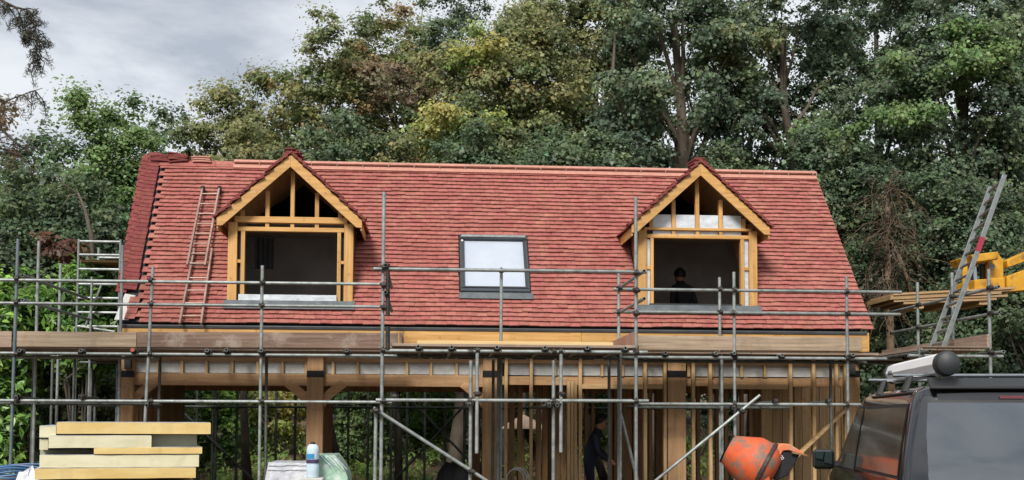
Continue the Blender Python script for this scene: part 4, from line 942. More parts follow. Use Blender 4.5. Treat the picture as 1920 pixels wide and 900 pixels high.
# tailgate glass and trims
def rear_patch(x0, x1, z0, z1, off, nn=10, tap=0):
    m = MB(); vs = []
    for i in range(nn + 1):
        z = z0 + (z1 - z0) * i / nn; k = 1 - tap * i / nn
        for j in range(nn + 1):
            x = (x0 + (x1 - x0) * j / nn) * k; cr = .05 * (x / .8) ** 2; vs.append(Vector((x, rear_y(z) - off + cr, z)))
    return m.add(vs, [(i * (nn + 1) + j, i * (nn + 1) + j + 1, (i + 1) * (nn + 1) + j + 1, (i + 1) * (nn + 1) + j) for i in range(nn) for j in range(nn)])
tg = vpart(rear_patch(-.84, .84, .5, 1.84, .030, 12, .10), 'tailgate', 'paint', smooth='all')
vpart(rear_patch(-.80, .80, 1.0, 1.775, .036, 12, .09), 'glass_seal', 'black', tg, smooth='all')
vpart(rear_patch(-.77, .77, 1.03, 1.755, .041, 12, .09), 'rear_glass', 'glass_dark', tg, smooth='all')
vpart(rear_patch(-.1, .1, 1.79, 1.815, .045, 4), 'brake_light', 'red_lens', tg)
m = MB(); m.prism([(-.70, .02, 1.862), (.70, .02, 1.862), (.66, .30, 1.945), (-.66, .30, 1.945)], (0, 0, .03)); vpart(m, 'roof_spoiler', 'gloss_black', bevel=.012)
for sd_ in (-1, 1): vpart(MB().path([vpt((y) / VL, 1.845, sd_, .012) + Vector((0, .13 - .13 * (y > .3), 0)) for y in (.05, .4, 1, 2, 3, 3.4)], .012, 6), 'gutter_strip', 'black', smooth=True)
for y in (.78, 2.05):
    b_ = vpart(MB().tube((-.86, y, 2.01), (.86, y, 2.01), .017, 10), 'roof_bar', 'chrome', smooth=True)
    for sd_ in (-1, 1): vpart(MB().hexa([(sd_ * .76 - .03, y - .05, 1.86), (sd_ * .76 + .03, y - .05, 1.86), (sd_ * .76 + .03, y + .05, 1.86), (sd_ * .76 - .03, y + .05, 1.86), (sd_ * .7 - .025, y - .025, 2.01), (sd_ * .7 + .025, y - .025, 2.01), (sd_ * .7 + .025, y + .025, 2.01), (sd_ * .7 - .025, y + .025, 2.01)]), 'bar_foot', 'black', b_, bevel=.008)
cs = vpart(MB().lathe([(.094, .0), (.1, .02), (.1, 2.3), (.094, 2.32)], Matrix.Translation((-.46, .42, 2.10)) @ Matrix.Rotation(-math.pi / 2, 4, 'X') @ Matrix.Diagonal((1.0, 1.05, 1, 1)), 8), 'roof_case', 'case')
vpart(MB().lathe([(0, -.13), (.06, -.13), (.1, -.10), (.11, -.05), (.11, .06), (.09, .065)], Matrix.Translation((-.46, .42, 2.10)) @ Matrix.Rotation(-math.pi / 2, 4, 'X'), 18), 'end_cap', 'dkgrey', cs, smooth=True)
vpart(MB().lathe([(.09, 2.3), (.108, 2.305), (.108, 2.37), (.07, 2.4), (0, 2.4)], Matrix.Translation((-.46, .42, 2.10)) @ Matrix.Rotation(-math.pi / 2, 4, 'X'), 18), 'end_cap', 'dkgrey', cs, smooth=True)
for i, dz in enumerate((0, .012, .004)): vpart(MB().box((-.562, 2.4 + i * .075, 2.10), (.004, .03, .045)), 'mark', 'dkgrey', cs)
for y in (.78, 2.05): vpart(MB().mm(-.5, -.42, y - .03, y + .03, 2.0, 2.03), 'clamp', 'black', cs)
# mirrors
for sd_ in (-1, 1):
    z = 1.17; yM = 3.62; mx_ = sd_ * 1.11
    mi = vpart(MB().lathe([(0, .13), (.06, .13), (.1, .10), (.122, .04), (.125, .0), (.118, -.012), (.0, -.012)], Matrix.Translation((mx_, yM, z)) @ Matrix.Diagonal((1.35, 1, 1.2, 1)) @ Matrix.Rotation(-math.pi / 2, 4, 'X') @ Matrix.Rotation(math.pi / 4, 4, 'Z') @ Matrix.Diagonal((1, 1, 1, 1)), 4), 'mirror', 'black', bevel=.03)
    vpart(MB().box((mx_, yM - .005, z), (.205, .03, .175)), 'mirror_glass', 'mirrorglass', mi, bevel=.008)
    vpart(MB().bar((sd_ * .90, yM + .06, z - .06), (sd_ * 1.0, yM + .06, z - .04), .06, .06), 'mirror_arm', 'black', mi)
# lamps, bumper, wheels
for sd_ in (-1, 1):
    vpart(side_patch(lambda f: .02, lambda f: .14, .62, 1.05, sd_, .006, 6), 'tail_lamp', 'red_lens', smooth='all')
    vpart(side_patch(lambda f: VL - .5, lambda f: VL - .12, .68, .88, sd_, .006, 6), 'headlamp', 'case')
    for y in (.95, 3.95):
        w = vpart(MB().lathe([(.2, 0), (.3, -.01), (.335, .02), (.34, .1), (.335, .18), (.3, .21), (.2, .2)], Matrix.Translation((sd_ * .87 - .1, y, .34)) @ Matrix.Rotation(math.pi / 2, 4, 'Y'), 28), 'wheel', 'rubber', smooth=True)
        vpart(MB().tube((sd_ * .79, y, .34), (sd_ * .975, y, .34), .21, 20), 'rim', 'alu', w)
vpart(MB().mm(-.9, .9, -.08, .1, .32, .56), 'bumper', 'black', bevel=.04)

# ------------------------------------------------------------------ people
def person(name, label, loc, rz, pose, top_mat, leg_mat, seat=False):
    J = pose; vn = list(J); idx = {k: i for i, k in enumerate(vn)}
    E_ = [('pelvis', 'waist'), ('waist', 'chest'), ('chest', 'neck'), ('neck', 'jaw'), ('jaw', 'skull'), ('skull', 'crown'), ('jaw', 'nose')]
    for s in 'LR':
        E_ += [('chest', 'sh' + s), ('sh' + s, 'el' + s), ('el' + s, 'wr' + s), ('wr' + s, 'palm' + s), ('palm' + s, 'thumb' + s), ('pelvis', 'hip' + s), ('hip' + s, 'kn' + s), ('kn' + s, 'an' + s), ('an' + s, 'toe' + s)]
        for k in range(4): E_ += [('palm' + s, 'f%d' % k + s), ('f%d' % k + s, 'g%d' % k + s)]
    me = bpy.data.meshes.new(name); me.from_pydata([J[k][0] for k in vn], [(idx[a], idx[b]) for a, b in E_], [])
    o = bpy.data.objects.new(name, me); COL.objects.link(o); sk = o.modifiers.new('skin', 'SKIN'); sk.use_smooth_shade = True
    if not me.skin_vertices: 
        bm = bmesh.new(); bm.from_mesh(me); bm.verts.layers.skin.verify(); bm.to_mesh(me); bm.free()
    sv_ = me.skin_vertices[0].data
    for k in vn:
        r = J[k][1]; r = r if isinstance(r, tuple) else (r, r); sv_[idx[k]].radius = r
    sv_[idx['pelvis']].use_root = True
    ss = o.modifiers.new('sub', 'SUBSURF'); ss.levels = 2; ss.render_levels = 2
    dg = bpy.context.evaluated_depsgraph_get(); m2 = bpy.data.meshes.new_from_object(o.evaluated_get(dg)); bpy.data.objects.remove(o)
    for m in (top_mat, leg_mat, 'skin', 'black'): m2.materials.append(M[m])
    vp = {k: Vector(J[k][0]) for k in vn}
    zw = vp['waist'].z - .08
    for p in m2.polygons:
        c = p.center; near = min(vn, key=lambda k: (vp[k] - c).length)
        if near in ('jaw', 'skull', 'crown', 'nose') or near[0] in 'fg' and near[1:2].isdigit() or near.startswith(('palm', 'thumb')): p.material_index = 2
        elif near.startswith(('an', 'toe')): p.material_index = 3
        elif near.startswith(('kn', 'hip')) or near == 'pelvis' and c.z < zw: p.material_index = 1
        p.use_smooth = True
    T = Matrix.Translation(loc) @ Matrix.Rotation(rz, 4, 'Z')
    b = link(name, m2, None, None, T); tag(b, label, 'person')
    sk_, cr_ = vp['skull'], vp['crown']; up = (cr_ - sk_).normalized()
    fx_ = (vp['nose'] - vp['jaw']).normalized(); h = MB(); rows = 8; cols = 18; vs = []
    side = up.cross(fx_).normalized(); fx_ = side.cross(up)
    rd = random.Random(4)
    for i in range(rows + 1):
        t = (i / rows) * math.pi * .62
        for j in range(cols):
            a = 2 * math.pi * j / cols; front = max(0, math.cos(a)); tt = t * (1 - .38 * front)
            r = .108 + rd.uniform(-.004, .006)
            vs.append(sk_ + up * (.02 + r * 1.12 * math.cos(tt)) + (fx_ * math.cos(a) * 1.05 + side * math.sin(a) * .92) * (r * math.sin(tt)))
    h.add(vs, [(i * cols + j, i * cols + (j + 1) % cols, (i + 1) * cols + (j + 1) % cols, (i + 1) * cols + j) for i in range(rows) for j in range(cols)])
    hm = h.mesh('hair', 'all'); hm.materials.append(M['hair']); link('hair', hm, None, b, T)
    return b
def pose(lean=.0, head_fwd=.0, arm=None, crouch=0):
    L_ = lean; z0 = -crouch; J = {}
    J['pelvis'] = ((0, 0, .95 + z0), (.13, .16)); J['waist'] = ((.25 * L_, 0, 1.12 + z0), (.115, .15)); J['chest'] = ((.62 * L_, 0, 1.34 + z0), (.12, .17)); J['neck'] = ((.9 * L_, 0, 1.49 + z0), .055)
    n = Vector(J['neck'][0]); hf = head_fwd
    J['jaw'] = (tuple(n + Vector((.03 + hf * .6, 0, .07))), (.07, .065)); J['skull'] = (tuple(n + Vector((.03 + hf, 0, .16))), (.1, .085)); J['crown'] = (tuple(n + Vector((.02 + hf, 0, .225))), (.075, .065)); J['nose'] = (tuple(n + Vector((.13 + hf, 0, .10))), .018)
    for s, sg in (('L', 1), ('R', -1)):
        J['sh' + s] = ((.62 * L_ + .0, sg * .19, 1.41 + z0), .062)
        el, wr = arm[s] if arm else ((.0, sg * .25, 1.13), (.1, sg * .24, .9))
        el = (el[0], el[1], el[2] + z0); wr = (wr[0], wr[1], wr[2] + z0)
        J['el' + s] = (el, .048); J['wr' + s] = (wr, .032)
        d = (Vector(wr) - Vector(el)).normalized(); pm = Vector(wr) + d * .07; J['palm' + s] = (tuple(pm), (.022, .034))
        sd = Vector((0, 0, 1)).cross(d); sd = sd.normalized() if sd.length > .1 else Vector((1, 0, 0)); cur = sd.cross(d)
        J['thumb' + s] = (tuple(Vector(wr) + d * .07 + sd * .055), .011)
        for k in range(4):
            o_ = sd * (.03 - .02 * k); ln = (.05, .056, .053, .042)[k]
            J['f%d' % k + s] = (tuple(pm + o_ + d * ln), .0095); J['g%d' % k + s] = (tuple(pm + o_ + d * (ln + .03) - cur * .02), .008)
        J['hip' + s] = ((0, sg * .09, .86 + z0), .095); J['kn' + s] = ((.05 + crouch * .5, sg * .1, .5 + z0 * .4), .062); J['an' + s] = ((-.02, sg * .11, .09), .045); J['toe' + s] = ((.17, sg * .12, .045), .04)
    return J
b = at(1104, 880, 20.15)
person('person', 'person in dark navy work clothes leaning forward in the ground floor doorway', (b.x, 20.15, .0), R_(-8), pose(.16, .05, dict(L=((.2, .26, 1.14), (.36, .2, 1.0)), R=((.16, -.26, 1.12), (.34, -.2, .98)))), 'navy', 'navy')
b = at(1283, 560, 20.5)
person('person', 'dark haired person in a dark top standing inside the right dormer', (b.x, 20.5, 2.66), R_(112), pose(.1, .02, None, .04), 'dkcloth', 'dkcloth')

# small things seen through the open ground floor
# garden parasol
pr = empty('garden_parasol', (at(968, 860, 26).x, 26, terr(0, 26))); tag(pr, 'cream and pink garden parasol behind the house', 'parasol')
c = at(982, 777, 26); e_ = at(1026, 804, 26); R0 = abs(e_.x - c.x) * 1.0; dz = c.z - e_.z
m = MB(); n = 8
for i in range(n):
    a0_, a1_ = 2 * math.pi * i / n, 2 * math.pi * (i + 1) / n
    m.add([(c.x, 26, c.z), (c.x + R0 * math.cos(a0_), 26 + R0 * math.sin(a0_), c.z - dz), (c.x + R0 * math.cos(a1_), 26 + R0 * math.sin(a1_), c.z - dz), (c.x + R0 * .5 * math.cos(a0_), 26 + R0 * .5 * math.sin(a0_), c.z - dz * .42), (c.x + R0 * .5 * math.cos(a1_), 26 + R0 * .5 * math.sin(a1_), c.z - dz * .42)], [(0, 3, 4), (3, 1, 2, 4)])
m.build('canopy', M['canvas'], pr); MB().tube((c.x, 26, terr(0, 26)), (c.x, 26, c.z + .06), .02, 8).build('pole', M['soft_z'], pr)
# work bench rails
wb = empty('saw_horse', (at(982, 880, 21.4).x, 21.4, 0)); tag(wb, 'timber saw horse standing inside the ground floor', 'saw horse')
for py in (866, 883): MB().mm(at(950, py, 21.4).x, at(1018, py, 21.4).x, 21.36, 21.44, at(982, py + 2, 21.4).z, at(982, py - 2, 21.4).z).build('rail', M['soft_x'], wb)
for px in (956, 1012):
    x = at(px, 880, 21.4).x
    for y in (21.2, 21.6): MB().bar((x, y, 0), (x, 21.4, at(982, 864, 21.4).z), .05, .04).build('leg', M['soft_z'], wb)
hc = empty('hose_coil', (at(970, 895, 18.9).x, 18.9, 0)); tag(hc, 'coil of white hose hung by the stud wall', 'hose')
for i in range(3):
    c = at(966 + i * 3, 898, 18.9); q = [(c.x + (.14 + .02 * i) * math.cos(a), 18.9 + .03 * i, c.z + (.15 + .015 * i) * math.sin(a)) for a in [2 * math.pi * j / 28 for j in range(29)]]
    MB().path(q, .009, 6).build('hose_turn', M['hose'], hc, smooth=True)
MB().tube((at(970, 880, 18.96).x, 18.93, 0), (at(970, 880, 18.96).x, 18.93, at(970, 882, 18.9).z), .012, 6).build('hose_stand', M['coupler'], hc)
c = at(856, 900, 21.0); lump('rubbish_sack', (c.x, 21.0, .3), (.36, .36, at(856, 868, 21.0).z - .3), 'char', 5, label='dark full rubbish sack inside the open bay', cat='sack')

# ------------------------------------------------------------------ vegetation
def leaf_mesh(name, P_, N_, size, tint, mat, aspect=.55, seed=0, fold=.12):
    rs = np.random.RandomState(seed); n = len(P_)
    N_ = N_ / (np.linalg.norm(N_, axis=1, keepdims=True) + 1e-9)
    t = rs.normal(size=(n, 3)); t -= N_ * (t * N_).sum(1, keepdims=True); t /= np.linalg.norm(t, axis=1, keepdims=True) + 1e-9
    b = np.cross(N_, t); s = size[:, None]
    V = np.empty((n, 4, 3), np.float32)
    V[:, 0] = P_ - t * s * .5; V[:, 2] = P_ + t * s * .5 - N_ * s * fold; V[:, 1] = P_ + b * s * aspect * .5 + N_ * s * fold; V[:, 3] = P_ - b * s * aspect * .5 + N_ * s * fold
    me = bpy.data.meshes.new(name); me.vertices.add(4 * n); me.vertices.foreach_set('co', V.ravel()); me.loops.add(4 * n); me.loops.foreach_set('vertex_index', np.arange(4 * n, dtype=np.int32))
    me.polygons.add(n); me.polygons.foreach_set('loop_start', np.arange(0, 4 * n, 4, dtype=np.int32)); me.polygons.foreach_set('loop_total', np.full(n, 4, np.int32))
    ca = me.attributes.new('tint', 'FLOAT_COLOR', 'POINT'); c4 = np.ones((n, 4, 4), np.float32); c4[:, :, :3] = tint[:, None, :]; ca.data.foreach_set('color', c4.ravel())
    me.update(calc_edges=True); me.materials.append(mat); return me
PAL = dict(
    dark=[(.040, .058, .030), (.044, .066, .036), (.034, .05, .03), (.054, .072, .034)],
    blue=[(.046, .066, .040), (.056, .076, .046), (.036, .052, .034), (.066, .086, .045)],
    mid=[(.055, .088, .032), (.062, .096, .034), (.044, .07, .03), (.072, .105, .038)],
    olive=[(.082, .088, .036), (.072, .08, .034), (.055, .068, .032), (.1, .098, .042)],
    autumn=[(.085, .085, .034), (.06, .075, .03), (.055, .072, .03), (.09, .09, .036), (.11, .08, .038), (.07, .09, .03)],
    yellow=[(.17, .19, .04), (.12, .15, .035), (.09, .12, .035), (.17, .13, .04)],
    brown=[(.10, .07, .042), (.085, .06, .04), (.07, .065, .036)],
    laurel=[(.10, .19, .035), (.075, .15, .03), (.13, .22, .045), (.05, .10, .028)],
    fern=[(.13, .2, .045), (.10, .16, .04), (.16, .22, .06)])
PAL = {k: [tuple(min(.4, c * (1.55 if k == 'laurel' else 1.9 if k == 'fern' else 2.85)) for c in q) for q in v] for k, v in PAL.items()}
def cluster(rs, C_, R_c, n_per, pal, flat=.62, cen=None, size=.13, jit=.22):
    """leaves in clumps: C_ clump centres, R_c radii; returns positions, normals, sizes, tints"""
    k = len(C_); cnt = np.maximum(8, (n_per * (R_c / R_c.mean()) ** 2 * rs.uniform(.6, 1.4, k)).astype(int)); id_ = np.repeat(np.arange(k), cnt); n = len(id_)
    d = rs.normal(size=(n, 3)); d /= np.linalg.norm(d, axis=1, keepdims=True); r = np.minimum(np.abs(rs.normal(scale=.6, size=n)) + .12, 1.35)
    off = d * r[:, None] * R_c[id_][:, None]; off[:, 2] *= flat
    P_ = C_[id_] + off
    cen = C_.mean(0) if cen is None else cen
    o = P_ - cen; o /= np.linalg.norm(o, axis=1, keepdims=True) + 1e-6
    N_ = o * .35 + d * .55 + np.array([0, -.2, .5]) + rs.normal(scale=.42, size=(n, 3))
    pal = np.array(pal); pc = pal[rs.randint(len(pal), size=k)]; tint = pc[id_] * np.exp(rs.normal(scale=jit, size=(n, 1))) * np.exp(rs.normal(scale=.07, size=(n, 3)))
    return P_, N_, size * np.clip(np.exp(rs.normal(scale=.33, size=n)), .4, 2.0), np.clip(tint, .004, .6).astype(np.float32)
def limbs(m, rs, base, top, targets, r0, n=9, bend=.4):
    base, top = Vector(base), Vector(top); K_ = 9; pts = []; rad = []
    w = [Vector(rs.normal(size=3) * bend) for _ in range(2)]
    for i in range(K_):
        f = i / (K_ - 1); p = base.lerp(top, f) + w[0] * math.sin(math.pi * f) + w[1] * math.sin(2 * math.pi * f) * .5; pts.append(p); rad.append(r0 * (1.25 if i == 0 else 1) * (1 - .8 * f))
    m.path(pts, rad, n)
    for t in targets:
        t = Vector(t); hz = (t.z - base.z) / max(.1, top.z - base.z); f = max(.12, min(.9, hz - .18 - rs.uniform(0, .15))); i = f * (K_ - 1); a = pts[int(i)].lerp(pts[min(K_ - 1, int(i) + 1)], i - int(i))
        rr = rad[int(i)] * .45; mid = a.lerp(t, .5) + Vector((0, 0, .12 * (t - a).length)) + Vector(rs.normal(size=3) * .1 * (t - a).length)
        q = [a, a.lerp(mid, .55) + Vector(rs.normal(size=3) * .05), mid, mid.lerp(t, .5) + Vector(rs.normal(size=3) * .08), t]; m.path(q, [rr, rr * .8, rr * .6, rr * .35, .012], 6, cap=False)
def crown_pts(rs, cen, rad, k, shell=.5, lumpy=.15):
    d = rs.normal(size=(k, 3)); d /= np.linalg.norm(d, axis=1, keepdims=True)
    f = 1 + lumpy * (np.sin(d[:, 0] * 5 + rs.uniform(0, 6)) * np.sin(d[:, 2] * 4 + rs.uniform(0, 6)) + .6 * np.sin(d[:, 1] * 7 + d[:, 2] * 6))
    d[:, 2] = np.sign(d[:, 2]) * np.abs(d[:, 2]) ** .8; d[:, :2] *= (1 + .25 * np.abs(d[:, 2:3]))
    r = rs.uniform(shell ** 3, 1, k) ** (1 / 3); return cen + d * (r * f)[:, None] * rad
def tree(label, px, Y, top, width, pal, n=26000, cb=.22, seed=0, leaf=.14, k=130, tr=.24, cr=None, shell=.45, tx=None, flat=.6, name='broadleaf_tree', group=None, bark='bark', ry=.75, extra=(), nl=14, cat='tree', dens=3.3, clear=0):
    rs = np.random.RandomState(seed); t = at(px, top, Y); b = at(tx if tx is not None else px, 790, Y); bz = terr(b.x, Y); H = t.z - bz; w = width / F * Y
    cen = np.array([t.x, Y, bz + H * (1 + cb) / 2]); rad = np.array([w / 2, w / 2 * ry, H * (1 - cb) / 2]); Aa = w * H * (1 - cb) * .8; leaf = leaf * .62; n = int(dens * Aa / (.22 * leaf * leaf)); crr = (cr or .4) * (.75 if w < 2.2 else 1); k = max(30, int(dens * Aa / (3.1 * (crr * .72) ** 2)))
    C_ = crown_pts(rs, cen, rad * np.array([.92, .92, .97]), k, shell); Rc = rs.uniform(.6, 1.45, k) * crr
    if clear:                               # the trunk stands free on the side the light comes from
        f_ = ~((np.abs(C_[:, 0] - t.x) < clear) & (C_[:, 1] < Y + .2) & (C_[:, 2] < bz + H * .8)); C_, Rc = C_[f_], Rc[f_]; k = len(C_)
    pr_ = PAL[pal]
    A_ = [cluster(rs, C_, Rc, n / k, pr_, flat, cen, leaf)]
    for (ex, ey, ew, eh, ep, en) in extra:      # side boughs with a colour of their own
        c = at(ex, ey, Y - w * .3); kk = max(6, en // 200); c_ = crown_pts(rs, np.array(c), np.array([ew / F * Y / 2, ew / F * Y / 2.4, eh / F * Y / 2]), kk, .2)
        A_.append(cluster(rs, c_, rs.uniform(.25, .5, kk), en / kk, PAL[ep], .55, cen, leaf)); C_ = np.vstack([C_, c_[:3]])
    P_, N_, S_, T_ = [np.concatenate(q) for q in zip(*A_)]
    root = empty(name, (b.x, Y, bz)); tag(root, label, cat, group)
    link('crown', leaf_mesh('crown', P_, N_, S_, T_, M['leaf'], .8, seed=seed), None, root)
    m = MB(); limbs(m, rs, (b.x, Y, bz - .2), (t.x, Y, bz + H * .82), C_[rs.choice(len(C_), min(nl, len(C_)), False)], tr); m.build('trunk', M[bark], root, smooth='all')
    return root
def copies(src, spots, labels, group=None):
    for (px, Y, sc, rz), lab in zip(spots, labels):
        p = at(px, 790, Y); r = src.copy(); COL.objects.link(r); r.location = (p.x, Y, terr(p.x, Y)); r.rotation_euler = (0, 0, rz); r.scale = sc if isinstance(sc, tuple) else (sc, sc, sc); r['label'] = lab
        if group: r['group'] = group
        for ch in [o for o in src.children]:
            c = ch.copy(); COL.objects.link(c); c.parent = r

# front rank, left to right
tree('rounded mid green tree behind the left verge of the roof', 205, 26.5, 160, 215, 'mid', 30000, .05, 1, .12, 110, tr=.16, shell=.3, dens=4.2)
tree('dark straggly tree at the far left edge', 20, 27, 215, 230, 'dark', 15000, .05, 2, .13, 90, tr=.2, shell=.3, dens=2.2, extra=((15, 215, 60, 60, 'brown', 500),))
tree('thin dark tree with bare twigs left of the olive tree', 315, 31, 190, 150, 'dark', 9000, .3, 3, .13, 60, tr=.14, shell=.2, dens=1.6)
tree('airy olive tree above the left dormer', 425, 30, 140, 200, 'olive', 24000, .42, 4, .12, 120, tr=.18, shell=.4)
tree('broad olive brown oak right of the left dormer', 590, 30, 90, 250, 'autumn', 34000, .42, 5, .125, 150, tr=.26, extra=((620, 60, 130, 70, 'olive', 2500), (730, 150, 90, 90, 'brown', 2000)))
tree('tall autumn tinted tree behind the broad oak', 715, 32, 12, 240, 'autumn', 30000, .42, 6, .13, 140, tr=.24, extra=((740, 165, 150, 80, 'brown', 2500),))
tree('fine twigged dark tree rising against the sky', 850, 35, -60, 190, 'dark', 14000, .5, 7, .12, 90, tr=.22, shell=.25, nl=26, dens=1.9)
tree('yellow green sycamore with bright lower boughs', 945, 28, 20, 330, 'olive', 36000, .42, 8, .13, 150, tr=.22, extra=((835, 245, 150, 75, 'yellow', 4200), (905, 232, 110, 60, 'yellow', 2600), (900, 85, 130, 60, 'yellow', 2400), (960, 160, 120, 90, 'autumn', 2600), (970, 255, 110, 70, 'olive', 2200)))
tree('tall green tree filling the top centre', 1090, 30, -120, 360, 'olive', 34000, .45, 9, .14, 140, tr=.28, shell=.35, tx=1110, nl=22)
tree('big dark tree with a thick grey forked trunk', 1262, 26.5, -140, 330, 'blue', 28000, .48, 10, .13, 110, tr=.36, shell=.4, bark='bark_pale', nl=18, dens=2.6, clear=.5)
tree('tall slim trunked tree with sky gaps right of the forked tree', 1470, 27.5, -140, 400, 'blue', 25000, .48, 11, .13, 110, tr=.24, shell=.35, bark='bark_pale', nl=20, dens=1.9, clear=.45, extra=((1380, 90, 160, 60, 'olive', 2000), (1560, 265, 150, 70, 'mid', 2600), (1620, 300, 110, 50, 'olive', 1500)))
tree('slender leaning tree behind the right dormer', 1415, 28.5, -60, 180, 'dark', 9000, .35, 12, .13, 60, tr=.16, shell=.25, tx=1440, bark='bark_pale', dens=1.6)
tree('dark dense tree right of the roof', 1640, 29, -130, 320, 'blue', 30000, .12, 13, .14, 120, tr=.26, shell=.4, dens=2.7)
tree('large dark tree with pale green boughs at upper right', 1800, 25.5, -140, 380, 'blue', 36000, .22, 14, .125, 130, tr=.3, shell=.4, extra=((1790, 130, 230, 90, 'mid', 4500), (1690, 210, 110, 60, 'mid', 1800), (1850, 80, 150, 60, 'mid', 2000)))
tree('very dark tree at the right edge behind the telehandler', 1930, 27, -60, 280, 'dark', 26000, .05, 15, .14, 110, tr=.3, shell=.45)
# understorey between the roof and the tall trees
U = 'shrubs and small trees behind the house'
tree('low green hawthorn peeping over the ridge by the left dormer', 470, 25.5, 225, 180, 'olive', 16000, .5, 21, .11, 80, tr=.1, name='small_tree', group=U)
tree('low dark holly over the ridge right of the left dormer', 640, 25.5, 215, 200, 'dark', 16000, .5, 22, .11, 80, tr=.1, name='small_tree', group=U)
tree('rounded grey green bush over the ridge right of the holly', 745, 25.2, 250, 150, 'olive', 13000, .5, 23, .11, 70, tr=.1, name='small_tree', group=U)
tree('dark shrub under the yellow sycamore boughs', 890, 25.4, 235, 210, 'dark', 16000, .5, 24, .11, 80, tr=.1, name='small_tree', group=U)
tree('dark shrub over the middle of the ridge', 1060, 25.6, 225, 230, 'dark', 17000, .5, 25, .12, 80, tr=.1, name='small_tree', group=U)
tree('green shrub left of the right dormer', 1150, 25.3, 235, 150, 'blue', 15000, .5, 26, .12, 80, tr=.1, name='small_tree', group=U)
tree('dark shrub behind the right dormer', 1370, 25.6, 272, 150, 'dark', 14000, .5, 27, .12, 80, tr=.1, name='small_tree', group=U)
tree('dark ivy clad shrub right of the right dormer', 1550, 25.4, 225, 190, 'dark', 18000, .5, 28, .12, 90, tr=.1, name='small_tree', group=U)
tree('tall dark holly beyond the right verge', 1640, 24.6, 300, 170, 'dark', 15000, .0, 29, .11, 80, tr=.1, name='small_tree', group=U)
tree('dark hedge tree behind the aluminium ladder', 1790, 24.4, 290, 260, 'dark', 26000, .0, 30, .11, 110, tr=.12, name='small_tree', group=U)
tree('dark hedge tree behind the van roof bars', 1890, 23.2, 470, 260, 'dark', 22000, .0, 31, .11, 100, tr=.12, name='small_tree', group=U)
tree('dark leafy shrub at the left behind the scaffold tower', 130, 24.6, 300, 240, 'dark', 20000, .0, 32, .12, 90, tr=.1, name='small_tree', group=U)
tree('shadowy shrub at the left frame edge', 10, 24.2, 330, 200, 'dark', 15000, .0, 33, .12, 80, tr=.1, name='small_tree', group=U)
# rear rank closing the wood
src = tree('distant wood tree behind the roof ridge', 560, 42, 210, 330, 'dark', 22000, .0, 41, .2, 90, tr=.3, name='distant_tree', group='trees of the far wood')
spots = [(px, 40 + 3 * (i % 3), (1.1, 1, s), 1.3 * i) for i, (px, s) in enumerate(((60, .75), (230, .7), (390, .75), (760, .9), (930, .85), (1090, .85), (1240, .82), (1390, .8), (1540, .8), (1690, .85), (1850, .95), (1990, 1.0), (-110, .8)))]
copies(src, spots, ['distant wood tree closing the gaps between nearer trunks'] * len(spots), 'trees of the far wood')
src['label'] = 'distant wood tree closing the gaps between nearer trunks'
# woodland seen through the open bays, low and lighter
for i, (px, Y, top, w, pal, lab) in enumerate(((400, 29, 690, 150, 'laurel', 'light green bush seen through the left bay'), (500, 31, 660, 170, 'yellow', 'olive bush seen beside the second scaffold standard'), (660, 28.5, 680, 150, 'mid', 'dark laurel seen right of the middle oak post'), (780, 31, 660, 190, 'laurel', 'green bush seen behind the rear braces'), (1120, 30, 690, 110, 'mid', 'green bush seen through the doorway'), (1235, 28, 700, 110, 'laurel', 'pale leafy bush left of the right oak post'), (1400, 30, 690, 150, 'dark', 'dark bush seen behind the cement mixer'), (300, 27, 700, 120, 'dark', 'dark bush behind the left oak post'), (930, 32, 690, 150, 'dark', 'dark bush behind the parasol'))):
    tree(lab, px, Y, top, w, pal, 9000, .0, 60 + i, .12, 50, tr=.06, name='bush', cat='bush', nl=6)
for i, (px, Y, r, lab) in enumerate(((845, 27.5, .22, 'stout pale trunk seen through the open bay'), (715, 29, .12, 'slim trunk left of the stout pale trunk'), (1385, 27, .16, 'trunk seen behind the mixer and brace'))):
    rs = np.random.RandomState(i); b = at(px, 860, Y); rt = empty('tree_stem', (b.x, Y, terr(b.x, Y))); tag(rt, lab, 'tree trunk')
    m = MB(); limbs(m, rs, (b.x, Y, terr(b.x, Y) - .2), (b.x + .4, Y + .3, 6), [(b.x + rs.uniform(-1.5, 1.5), Y + rs.uniform(-.5, 1), rs.uniform(3.5, 6)) for _ in range(4)], r, bend=.15); m.build('trunk', M['bark_pale'], rt, smooth='all')
# ferns on the bank
rs = np.random.RandomState(77); fx_, fy_ = rs.uniform(-9, 11, 260), rs.uniform(25.2, 33, 260)
C_ = np.array([[x, y, terr(x, y) + .25] for x, y in zip(fx_, fy_)]); A_ = cluster(rs, C_, rs.uniform(.2, .5, 260), 60, PAL['fern'], .8, None, .13)
me = leaf_mesh('undergrowth', *A_, M['leaf'], seed=3, aspect=.3); tag(link('undergrowth', me), 'bright green ferns and undergrowth on the bank behind the house', 'undergrowth', kind='stuff')
tree('dark shrub under the left scaffold deck', 140, 23.4, 640, 150, 'dark', 0, .0, 34, .12, 0, tr=.06, name='small_tree', group=U)
